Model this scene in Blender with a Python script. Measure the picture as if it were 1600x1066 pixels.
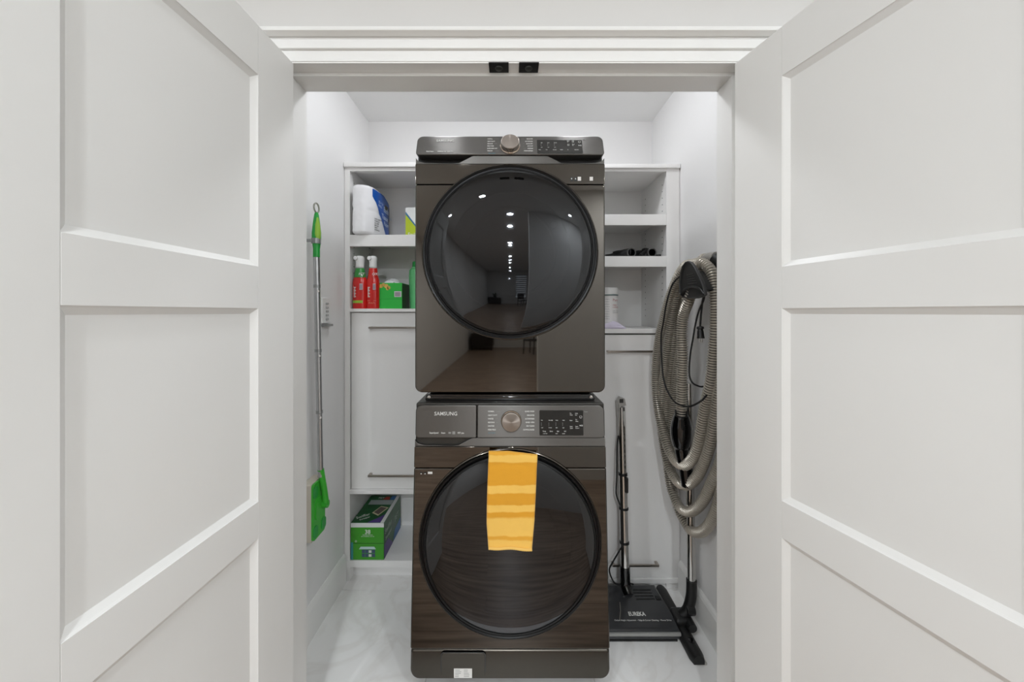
import bpy, bmesh, math, random
from mathutils import Vector, Matrix, noise as mnoise
random.seed(7)
SC = bpy.context.scene
for o in list(bpy.data.objects):
    bpy.data.objects.remove(o, do_unlink=True)
COL = SC.collection

# ------------------------------------------------------------------ camera
F = 560.0                      # focal length in pixels of the 1600 px wide frame
CX, CY = 797.0, 488.0          # principal point
PITCH = 0.0
CAMZ = 1.31
cam_d = bpy.data.cameras.new('camera')
cam_d.sensor_width = 36.0
cam_d.lens = F / 1600 * 36
cam_d.shift_x = (800 - CX) / 1600
cam_d.shift_y = -(533 - CY) / 1600
cam_d.clip_start = 0.01
cam = bpy.data.objects.new('camera', cam_d)
COL.objects.link(cam)
cam.location = (0, 0, CAMZ)
cam.rotation_euler = (math.radians(90) - PITCH, 0, 0)
SC.camera = cam

def ray(x, y):
    dx = (x - CX) / F; dy = (CY - y) / F
    c, s = math.cos(PITCH), math.sin(PITCH)
    return Vector((dx, c + dy * s, -s + dy * c))
def PY(x, y, Y):               # pixel -> point on the plane Y
    d = ray(x, y); t = Y / d.y
    return Vector((d.x * t, Y, CAMZ + d.z * t))
def PX(x, y, X):               # pixel -> point on the plane X
    d = ray(x, y); t = X / d.x
    return Vector((X, d.y * t, CAMZ + d.z * t))

# ------------------------------------------------------------------ world, exposure
w = bpy.data.worlds.new('daylight'); SC.world = w
w.use_nodes = True
w.node_tree.nodes['Background'].inputs[0].default_value = (0.86, 0.93, 1.0, 1)
w.node_tree.nodes['Background'].inputs[1].default_value = 1.3
SC.view_settings.view_transform = 'Standard'
SC.view_settings.look = 'None'
SC.view_settings.gamma = 1.0
SC.view_settings.use_curve_mapping = False
SC.view_settings.exposure = 0.06
HALL_W = 9.2                  # watts of each hall downlight
CLOSET_E = 60.0                # emission of each closet dome light

# ------------------------------------------------------------------ materials
def lin(c):
    return tuple(((v/255)/12.92 if v/255 <= 0.04045 else ((v/255+0.055)/1.055)**2.4) for v in c)
MATS = {}
def mat(name, rgb, rough=0.5, metal=0.0, coat=0.0, spec=0.5, bump=None, var=None, aniso=0.0, sheen=0.0, emit=None):
    """rgb in sRGB 0-255. bump=(scale,strength,stretch). var=(scale,amount,stretch)"""
    if name in MATS: return MATS[name]
    m = bpy.data.materials.new(name); m.use_nodes = True
    nt = m.node_tree; b = nt.nodes['Principled BSDF']
    col = lin(rgb)
    b.inputs['Base Color'].default_value = (*col, 1)
    b.inputs['Roughness'].default_value = rough
    b.inputs['Metallic'].default_value = metal
    b.inputs['Coat Weight'].default_value = coat
    b.inputs['Coat Roughness'].default_value = 0.05
    b.inputs['Specular IOR Level'].default_value = spec
    if sheen: b.inputs['Sheen Weight'].default_value = sheen
    if aniso: b.inputs['Anisotropic'].default_value = aniso
    if emit:
        b.inputs['Emission Color'].default_value = (*lin(emit[0]), 1)
        b.inputs['Emission Strength'].default_value = emit[1]
    if bump or var:
        tc = nt.nodes.new('ShaderNodeTexCoord')
    def nz(scale, stretch):
        mp = nt.nodes.new('ShaderNodeMapping'); mp.inputs['Scale'].default_value = stretch
        nt.links.new(tc.outputs['Object'], mp.inputs['Vector'])
        n = nt.nodes.new('ShaderNodeTexNoise'); n.inputs['Scale'].default_value = scale
        n.inputs['Detail'].default_value = 4
        nt.links.new(mp.outputs['Vector'], n.inputs['Vector'])
        return n
    if bump:
        n = nz(bump[0], bump[2] if len(bump) > 2 else (1, 1, 1))
        bp = nt.nodes.new('ShaderNodeBump'); bp.inputs['Strength'].default_value = bump[1]
        bp.inputs['Distance'].default_value = 0.002
        nt.links.new(n.outputs['Fac'], bp.inputs['Height'])
        nt.links.new(bp.outputs['Normal'], b.inputs['Normal'])
    if var:
        n = nz(var[0], var[2] if len(var) > 2 else (1, 1, 1))
        r = nt.nodes.new('ShaderNodeValToRGB')
        a = var[1]
        r.color_ramp.elements[0].position = 0.35; r.color_ramp.elements[1].position = 0.65
        r.color_ramp.elements[0].color = (*[v*(1-a) for v in col], 1)
        r.color_ramp.elements[1].color = (*[min(1, v*(1+a)) for v in col], 1)
        nt.links.new(n.outputs['Fac'], r.inputs['Fac'])
        nt.links.new(r.outputs['Color'], b.inputs['Base Color'])
    MATS[name] = m
    return m

PAINT = mat('door_paint', (238, 237, 234), 0.38, bump=(900, 0.03))
WALL = mat('wall_paint', (239, 238, 237), 0.7, bump=(400, 0.05))
CEIL = mat('ceiling_paint', (244, 244, 243), 0.8)
TRIM = mat('trim_paint', (240, 239, 236), 0.35)
CAB = mat('cabinet_melamine', (244, 243, 241), 0.4)
CABIN = CAB
SEAM = mat('seam_dark', (60, 58, 55), 0.7)
STEEL = mat('black_stainless', (96, 92, 87), 0.03, 1.0)
STEELC = mat('black_stainless_console', (108, 106, 103), 0.38, 1.0, aniso=0.9)
for _m in (STEELC,):
    _c = _m.node_tree.nodes.new('ShaderNodeCombineXYZ'); _c.inputs[2].default_value = 1.0
    _m.node_tree.links.new(_c.outputs[0], _m.node_tree.nodes['Principled BSDF'].inputs['Tangent'])
DARKP = mat('dark_grey_plastic', (58, 56, 52), 0.35, 0.3)
BLACKG = mat('black_gloss', (6, 6, 6), 0.08, 0, coat=0.6)
BLACKM = mat('black_matte_plastic', (22, 22, 22), 0.45, bump=(700, 0.05))
BLACKR = mat('black_rubber', (14, 14, 14), 0.6)
PRINTW = mat('print_white', (222, 222, 218), 0.5)
PRINTG = mat('print_grey', (150, 150, 146), 0.5)
PRINTB = mat('print_teal', (70, 120, 135), 0.5)
KNOBM = mat('knob_metal', (176, 160, 146), 0.28, 1.0, aniso=0.6)
CHROME = mat('chrome', (205, 203, 200), 0.09, 1.0)
NICKEL = mat('brushed_nickel', (176, 168, 160), 0.28, 1.0)
ALU = mat('aluminium_pole', (196, 197, 198), 0.3, 0.85)
WHITEP = mat('white_plastic', (238, 238, 236), 0.35)
GREENP = mat('lime_plastic', (70, 190, 62), 0.3)
GREEND = mat('green_plastic', (44, 168, 70), 0.3)
LIME = mat('lime_rubber', (158, 206, 70), 0.45)

def glass_tinted():
    m = bpy.data.materials.new('door_glass'); m.use_nodes = True
    nt = m.node_tree
    for n in list(nt.nodes): nt.nodes.remove(n)
    out = nt.nodes.new('ShaderNodeOutputMaterial')
    mix = nt.nodes.new('ShaderNodeMixShader')
    tr = nt.nodes.new('ShaderNodeBsdfTransparent'); tr.inputs['Color'].default_value = (0.26, 0.26, 0.27, 1)
    gl = nt.nodes.new('ShaderNodeBsdfGlossy'); gl.inputs['Roughness'].default_value = 0.02
    gl.inputs['Color'].default_value = (0.9, 0.92, 0.95, 1)
    fr = nt.nodes.new('ShaderNodeFresnel'); fr.inputs['IOR'].default_value = 1.66
    nt.links.new(fr.outputs[0], mix.inputs[0]); nt.links.new(tr.outputs[0], mix.inputs[1])
    nt.links.new(gl.outputs[0], mix.inputs[2]); nt.links.new(mix.outputs[0], out.inputs['Surface'])
    return m
GLASS = glass_tinted()

def marble():
    m = bpy.data.materials.new('marble_tile'); m.use_nodes = True
    nt = m.node_tree; b = nt.nodes['Principled BSDF']; b.inputs['Roughness'].default_value = 0.32
    tc = nt.nodes.new('ShaderNodeTexCoord')
    n = nt.nodes.new('ShaderNodeTexNoise'); n.inputs['Scale'].default_value = 3.2; n.inputs['Detail'].default_value = 8
    n.inputs['Distortion'].default_value = 1.6
    nt.links.new(tc.outputs['Object'], n.inputs['Vector'])
    r = nt.nodes.new('ShaderNodeValToRGB'); e = r.color_ramp.elements
    e[0].position = 0.44; e[0].color = (*lin((246, 245, 243)), 1)
    e[1].position = 0.56; e[1].color = (*lin((246, 245, 243)), 1)
    v = r.color_ramp.elements.new(0.5); v.color = (*lin((239, 237, 234)), 1)
    nt.links.new(n.outputs['Fac'], r.inputs['Fac']); nt.links.new(r.outputs['Color'], b.inputs['Base Color'])
    return m
MARBLE = marble()

def wood():
    m = bpy.data.materials.new('oak_plank'); m.use_nodes = True
    nt = m.node_tree; b = nt.nodes['Principled BSDF']; b.inputs['Roughness'].default_value = 0.35
    tc = nt.nodes.new('ShaderNodeTexCoord'); mp = nt.nodes.new('ShaderNodeMapping')
    mp.inputs['Scale'].default_value = (1.2, 14, 14)
    n = nt.nodes.new('ShaderNodeTexNoise'); n.inputs['Scale'].default_value = 2.2; n.inputs['Detail'].default_value = 6
    oi = nt.nodes.new('ShaderNodeObjectInfo'); ad = nt.nodes.new('ShaderNodeVectorMath')
    cb = nt.nodes.new('ShaderNodeCombineXYZ'); mu = nt.nodes.new('ShaderNodeMath'); mu.operation = 'MULTIPLY'; mu.inputs[1].default_value = 40
    nt.links.new(oi.outputs['Random'], mu.inputs[0]); nt.links.new(mu.outputs[0], cb.inputs[0]); nt.links.new(mu.outputs[0], cb.inputs[2])
    nt.links.new(tc.outputs['Object'], ad.inputs[0]); nt.links.new(cb.outputs[0], ad.inputs[1])
    nt.links.new(ad.outputs[0], mp.inputs['Vector']); nt.links.new(mp.outputs[0], n.inputs['Vector'])
    r = nt.nodes.new('ShaderNodeValToRGB'); e = r.color_ramp.elements
    e[0].position = 0.3; e[0].color = (*lin((116, 96, 81)), 1)
    e[1].position = 0.7; e[1].color = (*lin((182, 160, 141)), 1)
    nt.links.new(n.outputs['Fac'], r.inputs['Fac']); nt.links.new(r.outputs['Color'], b.inputs['Base Color'])
    return m
WOOD = wood()

# ------------------------------------------------------------------ mesh helpers
def obj(name, bm, m, parent=None, smooth=35, loc=None):
    bmesh.ops.recalc_face_normals(bm, faces=bm.faces)
    me = bpy.data.meshes.new(name); bm.to_mesh(me); bm.free()
    if smooth:
        for p in me.polygons: p.use_smooth = True
        me.set_sharp_from_angle(angle=math.radians(smooth))
    o = bpy.data.objects.new(name, me); COL.objects.link(o)
    if smooth and len(me.polygons) < 1500:
        wn_ = o.modifiers.new('weighted_normal', 'WEIGHTED_NORMAL'); wn_.keep_sharp = True; wn_.weight = 100
    for mm in (m if isinstance(m, (list, tuple)) else [m]): me.materials.append(mm)
    if parent: o.parent = parent
    if loc: o.location = loc
    return o
def empty(name, loc=(0, 0, 0), rz=0):
    o = bpy.data.objects.new(name, None); COL.objects.link(o)
    o.empty_display_size = 0.05
    o.location = loc; o.rotation_euler = (0, 0, rz); return o
def tag(o, label=None, cat=None, group=None, kind=None):
    if label: o['label'] = label
    if cat: o['category'] = cat
    if group: o['group'] = group
    if kind: o['kind'] = kind
    return o
def struct(o, label=None):
    o['kind'] = 'structure'
    if label: o['label'] = label
    return o
def B(): return bmesh.new()
def box(bm, x0, x1, y0, y1, z0, z1, bev=0.0, seg=2):
    g = bmesh.ops.create_cube(bm, size=1)
    vs = g['verts']
    for v in vs:
        v.co = Vector((x0 + (v.co.x+.5)*(x1-x0), y0 + (v.co.y+.5)*(y1-y0), z0 + (v.co.z+.5)*(z1-z0)))
    if bev:
        es = list({e for v in vs for e in v.link_edges})
        bmesh.ops.bevel(bm, geom=es, offset=bev, segments=seg, profile=0.5, affect='EDGES')
    return bm
def bx(*a, bev=0.0): return box(B(), *a, bev=bev)
def offset_poly(pts, d):
    n = len(pts); out = []
    for i in range(n):
        p0, p1, p2 = Vector(pts[i-1]), Vector(pts[i]), Vector(pts[(i+1) % n])
        a = (p1-p0); b = (p2-p1)
        if a.length < 1e-9 or b.length < 1e-9: out.append(tuple(p1)); continue
        a.normalize(); b.normalize()
        na = Vector((-a.y, a.x)); nb = Vector((-b.y, b.x))
        m = na + nb; k = m.dot(na)
        m = m / max(k, 0.25)
        out.append(tuple(p1 + m*d))
    return out
def area2(pts): return sum(pts[i-1][0]*pts[i][1]-pts[i][0]*pts[i-1][1] for i in range(len(pts)))
def prism(bm, pts, y0, y1, bev=0.003, seg=3):
    """outline (x,z) extruded along y; front at y0 with rounded front edge"""
    if area2(pts) < 0: pts = pts[::-1]
    loops = []
    for k in range(seg+1):
        a = math.pi/2*k/seg
        ins = bev*(1-math.sin(a)); dy = bev*(1-math.cos(a))
        q = offset_poly(pts, ins) if bev else pts
        loops.append([bm.verts.new((p[0], y0+dy, p[1])) for p in q])
        if not bev: break
    loops.append([bm.verts.new((p[0], y1, p[1])) for p in pts])
    n = len(pts)
    for a, b in zip(loops[:-1], loops[1:]):
        for i in range(n): bm.faces.new((a[i-1], a[i], b[i], b[i-1]))
    bm.faces.new(loops[0]); bm.faces.new(loops[-1][::-1])
    return bm
def rrect(x0, x1, z0, z1, r, seg=6):
    """r: one radius or (bl, br, tr, tl)"""
    if not isinstance(r, (tuple, list)): r = (r,)*4
    out = []
    for (cx, cz, a0, rr) in ((x0, z0, 180, r[0]), (x1, z0, 270, r[1]), (x1, z1, 0, r[2]), (x0, z1, 90, r[3])):
        sx = 1 if cx == x0 else -1; sz = 1 if cz == z0 else -1
        if rr < 1e-6: out.append((cx, cz)); continue
        for k in range(seg+1):
            a = math.radians(a0 + 90*k/seg)
            out.append((cx+sx*rr+rr*math.cos(a), cz+sz*rr+rr*math.sin(a)))
    return out
def lathe(bm, prof, seg=48, axis='Z', center=(0, 0, 0), cap=True):
    """prof: list of (r, h) ; axis Z: h along z ; axis Y: h along y"""
    c = Vector(center); rings = []
    for r, h in prof:
        ring = []
        for k in range(seg):
            a = 2*math.pi*k/seg
            if axis == 'Z': p = Vector((r*math.cos(a), r*math.sin(a), h))
            elif axis == 'Y': p = Vector((r*math.cos(a), h, r*math.sin(a)))
            else: p = Vector((h, r*math.cos(a), r*math.sin(a)))
            ring.append(bm.verts.new(c+p))
        rings.append(ring)
    for a, b in zip(rings[:-1], rings[1:]):
        for k in range(seg): bm.faces.new((a[k-1], a[k], b[k], b[k-1]))
    if cap:
        bm.faces.new(rings[0]); bm.faces.new(rings[-1][::-1])
    return bm
def spline(pts, step=0.01, closed=False):
    """Catmull-Rom through pts, resampled evenly"""
    pts = [Vector(p) for p in pts]; n = len(pts); dense = []
    for i in range(n-1 if not closed else n):
        p0 = pts[i-1] if (i > 0 or closed) else pts[0]*2-pts[1]
        p1 = pts[i]; p2 = pts[(i+1) % n]
        p3 = pts[(i+2) % n] if (i+2 < n or closed) else p2*2-p1
        for k in range(24):
            t = k/24
            dense.append(0.5*((2*p1)+(p2-p0)*t+(2*p0-5*p1+4*p2-p3)*t*t+(3*p1-p0-3*p2+p3)*t**3))
    if not closed: dense.append(pts[-1])
    L = [0]
    for a, b in zip(dense[:-1], dense[1:]): L.append(L[-1]+(b-a).length)
    m = max(2, int(L[-1]/step)); out = []; j = 0
    for k in range(m+1):
        s = L[-1]*k/m
        while j < len(L)-2 and L[j+1] < s: j += 1
        d = L[j+1]-L[j]; t = (s-L[j])/d if d > 1e-9 else 0
        out.append(dense[j].lerp(dense[j+1], t))
    return out
def tube(bm, path, rad, sides=10, cap=True, flat=None):
    """rad: number or function(index) ; path: list of Vectors"""
    n = len(path); rings = []
    t0 = (path[1]-path[0]).normalized()
    up = Vector((0, 0, 1)) if abs(t0.z) < 0.9 else Vector((1, 0, 0))
    nrm = (up - t0*up.dot(t0)).normalized()
    for i in range(n):
        t = (path[min(i+1, n-1)]-path[max(i-1, 0)])
        if t.length < 1e-9: t = t0
        t = t.normalized()
        nrm = nrm - t*nrm.dot(t)
        nrm.normalize(); bi = t.cross(nrm)
        r = rad(i) if callable(rad) else rad
        rings.append([bm.verts.new(path[i] + nrm*(r*math.cos(2*math.pi*k/sides)) + bi*(r*math.sin(2*math.pi*k/sides))) for k in range(sides)])
    for a, b in zip(rings[:-1], rings[1:]):
        for k in range(sides): bm.faces.new((a[k-1], a[k], b[k], b[k-1]))
    if cap: bm.faces.new(rings[0]); bm.faces.new(rings[-1][::-1])
    return bm
def V(*a): return Vector(a)
def text_mesh(bm, s, size, M4, align='LEFT', ext=0.0003, squeeze=1.0, bold=0.0):
    cu = bpy.data.curves.new('txt', 'FONT'); cu.body = s; cu.size = size; cu.align_x = align; cu.extrude = ext
    cu.resolution_u = 2; cu.offset = bold
    ob = bpy.data.objects.new('txt', cu); COL.objects.link(ob)
    dg = bpy.context.evaluated_depsgraph_get(); dg.update()
    me = bpy.data.meshes.new_from_object(ob.evaluated_get(dg))
    me.transform(M4 @ Matrix.Diagonal((squeeze, 1, 1, 1)))
    bm.from_mesh(me)
    bpy.data.objects.remove(ob); bpy.data.curves.remove(cu); bpy.data.meshes.remove(me)
FRONT = Matrix.Rotation(math.radians(90), 4, 'X')          # text facing -Y
def lettering(name, items, m, parent, lean=0.0, y=0.0):
    """items: (string, size, x, z, align[, squeeze]) on the front plane"""
    bm = B()
    for it in items:
        s, size, x, z, al = it[:5]; sq = it[5] if len(it) > 5 else 1.0
        yy = y(z) if callable(y) else y
        text_mesh(bm, s, size, Matrix.Translation((x, yy, z)) @ Matrix.Rotation(lean, 4, 'X') @ FRONT, al, squeeze=sq, bold=0.00012)
    return obj(name, bm, m, parent, smooth=0)

# ================================================================== SETTING
WX = 0.806                     # closet side walls
YB = 2.04                      # closet back wall
YF = 1.02                      # hall face of the closet's front wall
YI = 1.118                     # closet face of the front wall
ZC = 2.395                     # closet ceiling
OX0, OX1, OZ = -0.645, 0.655, 2.008   # door opening

# floors
fl = struct(obj('floor', bx(-WX-0.1, WX+0.1, 1.05, YB+0.1, -0.05, -0.004), mat('grout', (205, 202, 198), 0.8)), 'white marble tile floor of the laundry closet')
for (x0, x1) in ((-WX, -0.301), (-0.299, 0.299), (0.301, WX)):
    for (y0, y1) in ((1.052, 1.089), (1.092, 1.689), (1.692, YB)):
        obj('tile', bx(x0, x1, y0, y1, -0.006, 0.0, bev=0.0008), MARBLE, fl)
hf = struct(obj('floor_hall', bx(-1.6, 2.6, -12.1, 1.05, -0.05, -0.004), mat('subfloor', (80, 62, 48), 0.8)), 'brown oak plank floor of the hallway')
yy = -12.05; k = 0
while yy < 1.04:
    x = -1.55 + (k*0.71 % 1.4) - 1.4
    while x < 2.55:
        a, b = max(x, -1.55), min(x+1.4, 2.55)
        if b-a > 0.02: obj('plank', bx(a+0.0008, b-0.0008, yy+0.0008, min(yy+0.18, 1.05)-0.0008, -0.006, 0.0), WOOD, hf, smooth=0)
        x += 1.4
    yy += 0.18; k += 1

# closet walls
struct(obj('wall_left', bx(-WX-0.1, -WX, YI, YB+0.1, 0, ZC), WALL))
struct(obj('wall_right', bx(WX, WX+0.1, YI, YB+0.1, 0, ZC), WALL))
struct(obj('wall_back', bx(-WX, WX, YB, YB+0.1, 0, ZC), WALL))
struct(obj('ceiling', bx(-WX-0.1, WX+0.1, YI, YB+0.1, ZC, ZC+0.05), CEIL))
# front wall around the opening
HZ = 2.60                      # hall ceiling
bm = B()
box(bm, -1.55, OX0-0.02, YF, YI, 0, HZ); box(bm, OX1+0.02, 2.55, YF, YI, 0, HZ)
box(bm, OX0-0.02, OX1+0.02, YF, YI, OZ+0.02, HZ)
struct(obj('wall_front', bm, mat('hall_greige_paint', (221, 219, 216), 0.7), smooth=0))
# jamb, stop, casing
jm = struct(obj('trim_1', bx(OX0-0.02, OX1+0.02, 1.004, YI, OZ, OZ+0.02), TRIM, smooth=0), 'white door frame of the closet opening')
obj('jamb', bx(OX0-0.02, OX0, 1.004, YI+0.001, 0, OZ), TRIM, jm, smooth=0)
obj('jamb', bx(OX1, OX1+0.02, 1.004, YI+0.001, 0, OZ), TRIM, jm, smooth=0)
obj('door_stop', bx(OX0, OX1, 1.043, YI+0.001, OZ-0.010, OZ, bev=0.001), TRIM, jm)
obj('door_stop', bx(OX0, OX0+0.010, 1.043, YI+0.001, 0, OZ-0.010, bev=0.001), TRIM, jm)
obj('door_stop', bx(OX1-0.010, OX1, 1.043, YI+0.001, 0, OZ-0.010, bev=0.001), TRIM, jm)
for cx_ in (-0.032, 0.053):
    c = tag(empty('ball_catch', (cx_, 1.02, OZ)), 'small black ball catch strike under the white head of the door frame', 'door catch', 'ball catches under the door frame head')
    bm = B(); box(bm, -0.028, 0.028, -0.021, 0.021, -0.003, 0, bev=0.0012)
    obj('strike_plate', bm, BLACKR, c)
    bm = lathe(B(), [(0.011, -0.0035), (0.010, -0.006), (0.006, -0.0075), (0.001, -0.008)], 20)
    obj('cup', bm, mat('catch_cup', (48, 50, 46), 0.4), c)
cs = struct(obj('trim_2', bx(-0.76, 0.77, 1.002, YF, OZ+0.004, 2.05), TRIM, smooth=0), 'white head casing with projecting cap moulding')
obj('casing_band', bx(-0.765, 0.775, 0.994, YF, 2.043, 2.0735, bev=0.001), TRIM, cs)
bm = B()
prof = [(YF, 2.0735), (0.993, 2.0735), (0.990, 2.0725), (0.978, 2.0745), (0.972, 2.0755), (0.971, 2.078), (0.972, 2.086), (0.976, 2.088), (YF, 2.088)]
l0 = [bm.verts.new((-0.785, y, z)) for y, z in prof]; l1 = [bm.verts.new((0.795, y, z)) for y, z in prof]
for i in range(len(prof)): bm.faces.new((l0[i-1], l0[i], l1[i], l1[i-1]))
bm.faces.new(l0); bm.faces.new(l1)
obj('cap_moulding', bm, TRIM, cs, smooth=0)
struct(obj('trim_3', bx(-0.735, OX0-0.004, 1.002, YF, 0, OZ+0.004, bev=0.002), TRIM))
struct(obj('trim_4', bx(OX1+0.004, 0.745, 1.002, YF, 0, OZ+0.004, bev=0.002), TRIM))

# baseboards
def baseboard(name, x_wall, sgn, y0, y1, h=0.140, t=0.014):
    bm = B(); prof = [(0, 0), (t, 0), (t, h-0.02), (t-0.002, h-0.014), (t-0.004, h-0.008), (t-0.009, h-0.002), (t-0.011, h), (0, h)]
    la = [bm.verts.new((x_wall+sgn*a, y0, z)) for a, z in prof]; lb = [bm.verts.new((x_wall+sgn*a, y1, z)) for a, z in prof]
    for i in range(len(prof)): bm.faces.new((la[i-1], la[i], lb[i], lb[i-1]))
    bm.faces.new(la); bm.faces.new(lb)
    return struct(obj(name, bm, TRIM, smooth=0))
baseboard('baseboard_left', -WX, 1, YI+0.002, 1.735)
baseboard('baseboard_right', WX, -1, YI+0.002, 1.690)

# hall shell (seen in the reflections)
HALLW = mat('hall_wall_paint', (236, 235, 233), 0.75)
struct(obj('wall_hall_left', bx(-1.65, -1.55, -12.1, YF, 0, HZ), HALLW))
struct(obj('wall_hall_right', bx(2.55, 2.65, -12.1, YF, 0, HZ), HALLW))
struct(obj('wall_hall_corner', bx(0.29, 2.55, -1.30, -1.15, 0, HZ), HALLW))
struct(obj('ceiling_hall', bx(-1.65, 2.65, -12.2, YI, HZ, HZ+0.05), CEIL))
wx0, wx1, wz0, wz1 = 0.35, 1.15, 0.55, 2.40
bm = B()
box(bm, -1.65, wx0, -12.2, -12.1, 0, HZ); box(bm, wx1, 2.65, -12.2, -12.1, 0, HZ)
box(bm, wx0, wx1, -12.2, -12.1, 0, wz0); box(bm, wx0, wx1, -12.2, -12.1, wz1, HZ)
struct(obj('wall_hall_back', bm, HALLW, smooth=0))
wn = struct(empty('window_1', (0, -12.15, 0)), 'bright far window with striped blind')
bm = B()
for a in ((wx0, wx0+0.05, wz0, wz1), (wx1-0.05, wx1, wz0, wz1), (wx0+0.05, wx1-0.05, wz0, wz0+0.05), (wx0+0.05, wx1-0.05, wz1-0.05, wz1)):
    box(bm, a[0], a[1], -0.04, 0.05, a[2], a[3])
obj('window_frame', bm, TRIM, wn, smooth=0)
gm = bpy.data.materials.new('window_glass'); gm.use_nodes = True
nt = gm.node_tree; 
for n in list(nt.nodes): nt.nodes.remove(n)
o_ = nt.nodes.new('ShaderNodeOutputMaterial'); mx = nt.nodes.new('ShaderNodeMixShader'); mx.inputs[0].default_value = 0.06
t_ = nt.nodes.new('ShaderNodeBsdfTransparent'); g_ = nt.nodes.new('ShaderNodeBsdfGlossy'); g_.inputs['Roughness'].default_value = 0.02
nt.links.new(t_.outputs[0], mx.inputs[1]); nt.links.new(g_.outputs[0], mx.inputs[2]); nt.links.new(mx.outputs[0], o_.inputs[0])
obj('pane', bx(wx0+0.05, wx1-0.05, -0.003, 0.003, wz0+0.05, wz1-0.05), gm, wn, smooth=0)
bl = tag(empty('zebra_blind', (0, -12.07, wz1)), 'striped roller blind in front of the far hallway window', 'blind')
obj('cassette', bx(wx0, wx1, -0.03, 0.03, -0.08, 0.0, bev=0.004), WHITEP, bl)
bm_m = mat('blind_fabric', (200, 202, 206), 0.9)
for k in range(11):
    obj('fabric_band', bx(wx0+0.02, wx1-0.02, -0.004, -0.001, -0.08-0.145*k-0.08, -0.08-0.145*k), bm_m, bl, smooth=0)

def downlight(x, y, z, watts, label, group, size=0.085, spread=180, temp=(0.90, 0.955, 1.0)):
    e = tag(empty('recessed_downlight', (x, y, z)), label, 'ceiling light', group)
    obj('trim_ring', lathe(B(), [(0.070, 0.0), (0.070, -0.004), (0.064, -0.007), (0.052, -0.006), (0.050, 0.0)], 40), WHITEP, e)
    lm = mat('lamp_lens', (255, 250, 244), 0.4, emit=((255, 247, 236), 6.0))
    obj('lens', lathe(B(), [(0.050, -0.0005), (0.050, -0.002), (0.001, -0.003)], 32), lm, e)
    ld = bpy.data.lights.new('downlight', 'AREA'); ld.shape = 'DISK'; ld.size = size; ld.energy = watts; ld.color = temp
    ld.spread = math.radians(spread)
    lo = bpy.data.objects.new('lamp', ld); COL.objects.link(lo); lo.parent = e; lo.location = (0, 0, -0.012)
    return e
for x, y in ((-0.38, -0.35), (-1.12, -0.70), (1.12, -0.70), (0.0, -2.0), (0.0, -3.8), (0.0, -5.8), (0.0, -7.8), (-0.02, -10.0), (1.9, -0.5)):  # the side pair is added to light the low closet walls
    downlight(x, y, HZ, HALL_W*(1.6 if abs(x) > 1 else (0.8 if y > -1 else (4.2 if y > -4.5 else 2.4))), 'round recessed downlight in the hallway ceiling; the side pair is added fill light', 'hallway downlights')
for x in (-0.30, 0.30):
    e_ = tag(empty('dome_light', (x, 1.42, ZC)), 'small round dome light on the closet ceiling above the dryer', 'ceiling light', 'closet dome lights')
    obj('base_ring', lathe(B(), [(0.074, 0.0), (0.074, -0.008), (0.066, -0.010), (0.060, -0.006)], 40), WHITEP, e_)
    dm = mat('dome_diffuser', (250, 250, 250), 0.4, emit=((247, 250, 255), CLOSET_E))
    obj('diffuser', lathe(B(), [(0.060*math.cos(a), -0.008-0.044*math.sin(a)) for a in [math.pi/2*k/8 for k in range(8)]] + [(0.001, -0.052)], 32), dm, e_)

# ------------------------------------------------------------------ doors
def make_door(name, A, ang, side, label):
    """A: hinge point of the visible face; local +x runs along the leaf, local y=0 is the visible face, body on +y*side"""
    d = struct(empty(name, (A[0], A[1], 0.0)), label)
    d.rotation_euler = (0, 0, ang)
    L, T = 0.642, 0.035 * side
    z = [0.012, 0.255, 0.763, 0.853, 1.319, 1.421, 1.883, 2.003]
    st = 0.135
    def board(nm, x0, x1, z0, z1):
        return obj(nm, bx(x0, x1, min(0, T), max(0, T), z0, z1, bev=0.0012), PAINT, d)
    board('stile', 0.0, st, z[0], z[7]); board('stile', L-st, L, z[0], z[7])
    for a, b in ((0, 1), (2, 3), (4, 5), (6, 7)): board('rail', st, L-st, z[a], z[b])
    for a, b in ((1, 2), (3, 4), (5, 6)):
        bm = B()
        for s, y0 in ((1, 0.0), (-1, T)):
            e1, e2, dp, d2 = 0.003, 0.013, 0.004, 0.011
            rings = []
            for ins, dep in ((0.0, 0.0015), (e1, dp), (e2, d2), (e2+0.001, d2)):
                yv = y0 + (dep if y0 == 0.0 else -dep) * side
                x0, x1, z0, z1 = st+ins, L-st-ins, z[a]+ins, z[b]-ins
                rings.append([bm.verts.new(p) for p in ((x0, yv, z0), (x1, yv, z0), (x1, yv, z1), (x0, yv, z1))])
            for r0, r1 in zip(rings[:-1], rings[1:]):
                for i in range(4): bm.faces.new((r0[i-1], r0[i], r1[i], r1[i-1]))
            bm.faces.new(rings[-1])
        obj('panel', bm, PAINT, d, smooth=0)
    for hz in (0.22, 1.0, 1.78):
        bm = lathe(B(), [(0.006, hz-0.045), (0.006, hz+0.045)], 12, center=(-0.004, T+0.006*side, 0))
        obj('hinge', bm, BLACKR, d)
    return d
make_door('door_1', (-0.604, 1.000), math.atan2(-1.0, -0.0286), -1, 'white three-panel door standing open beside the mop')
make_door('door_2', (0.627, 1.000), math.atan2(-1.0, 0.241), 1, 'white three-panel door standing open beside the vacuum hose')

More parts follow.
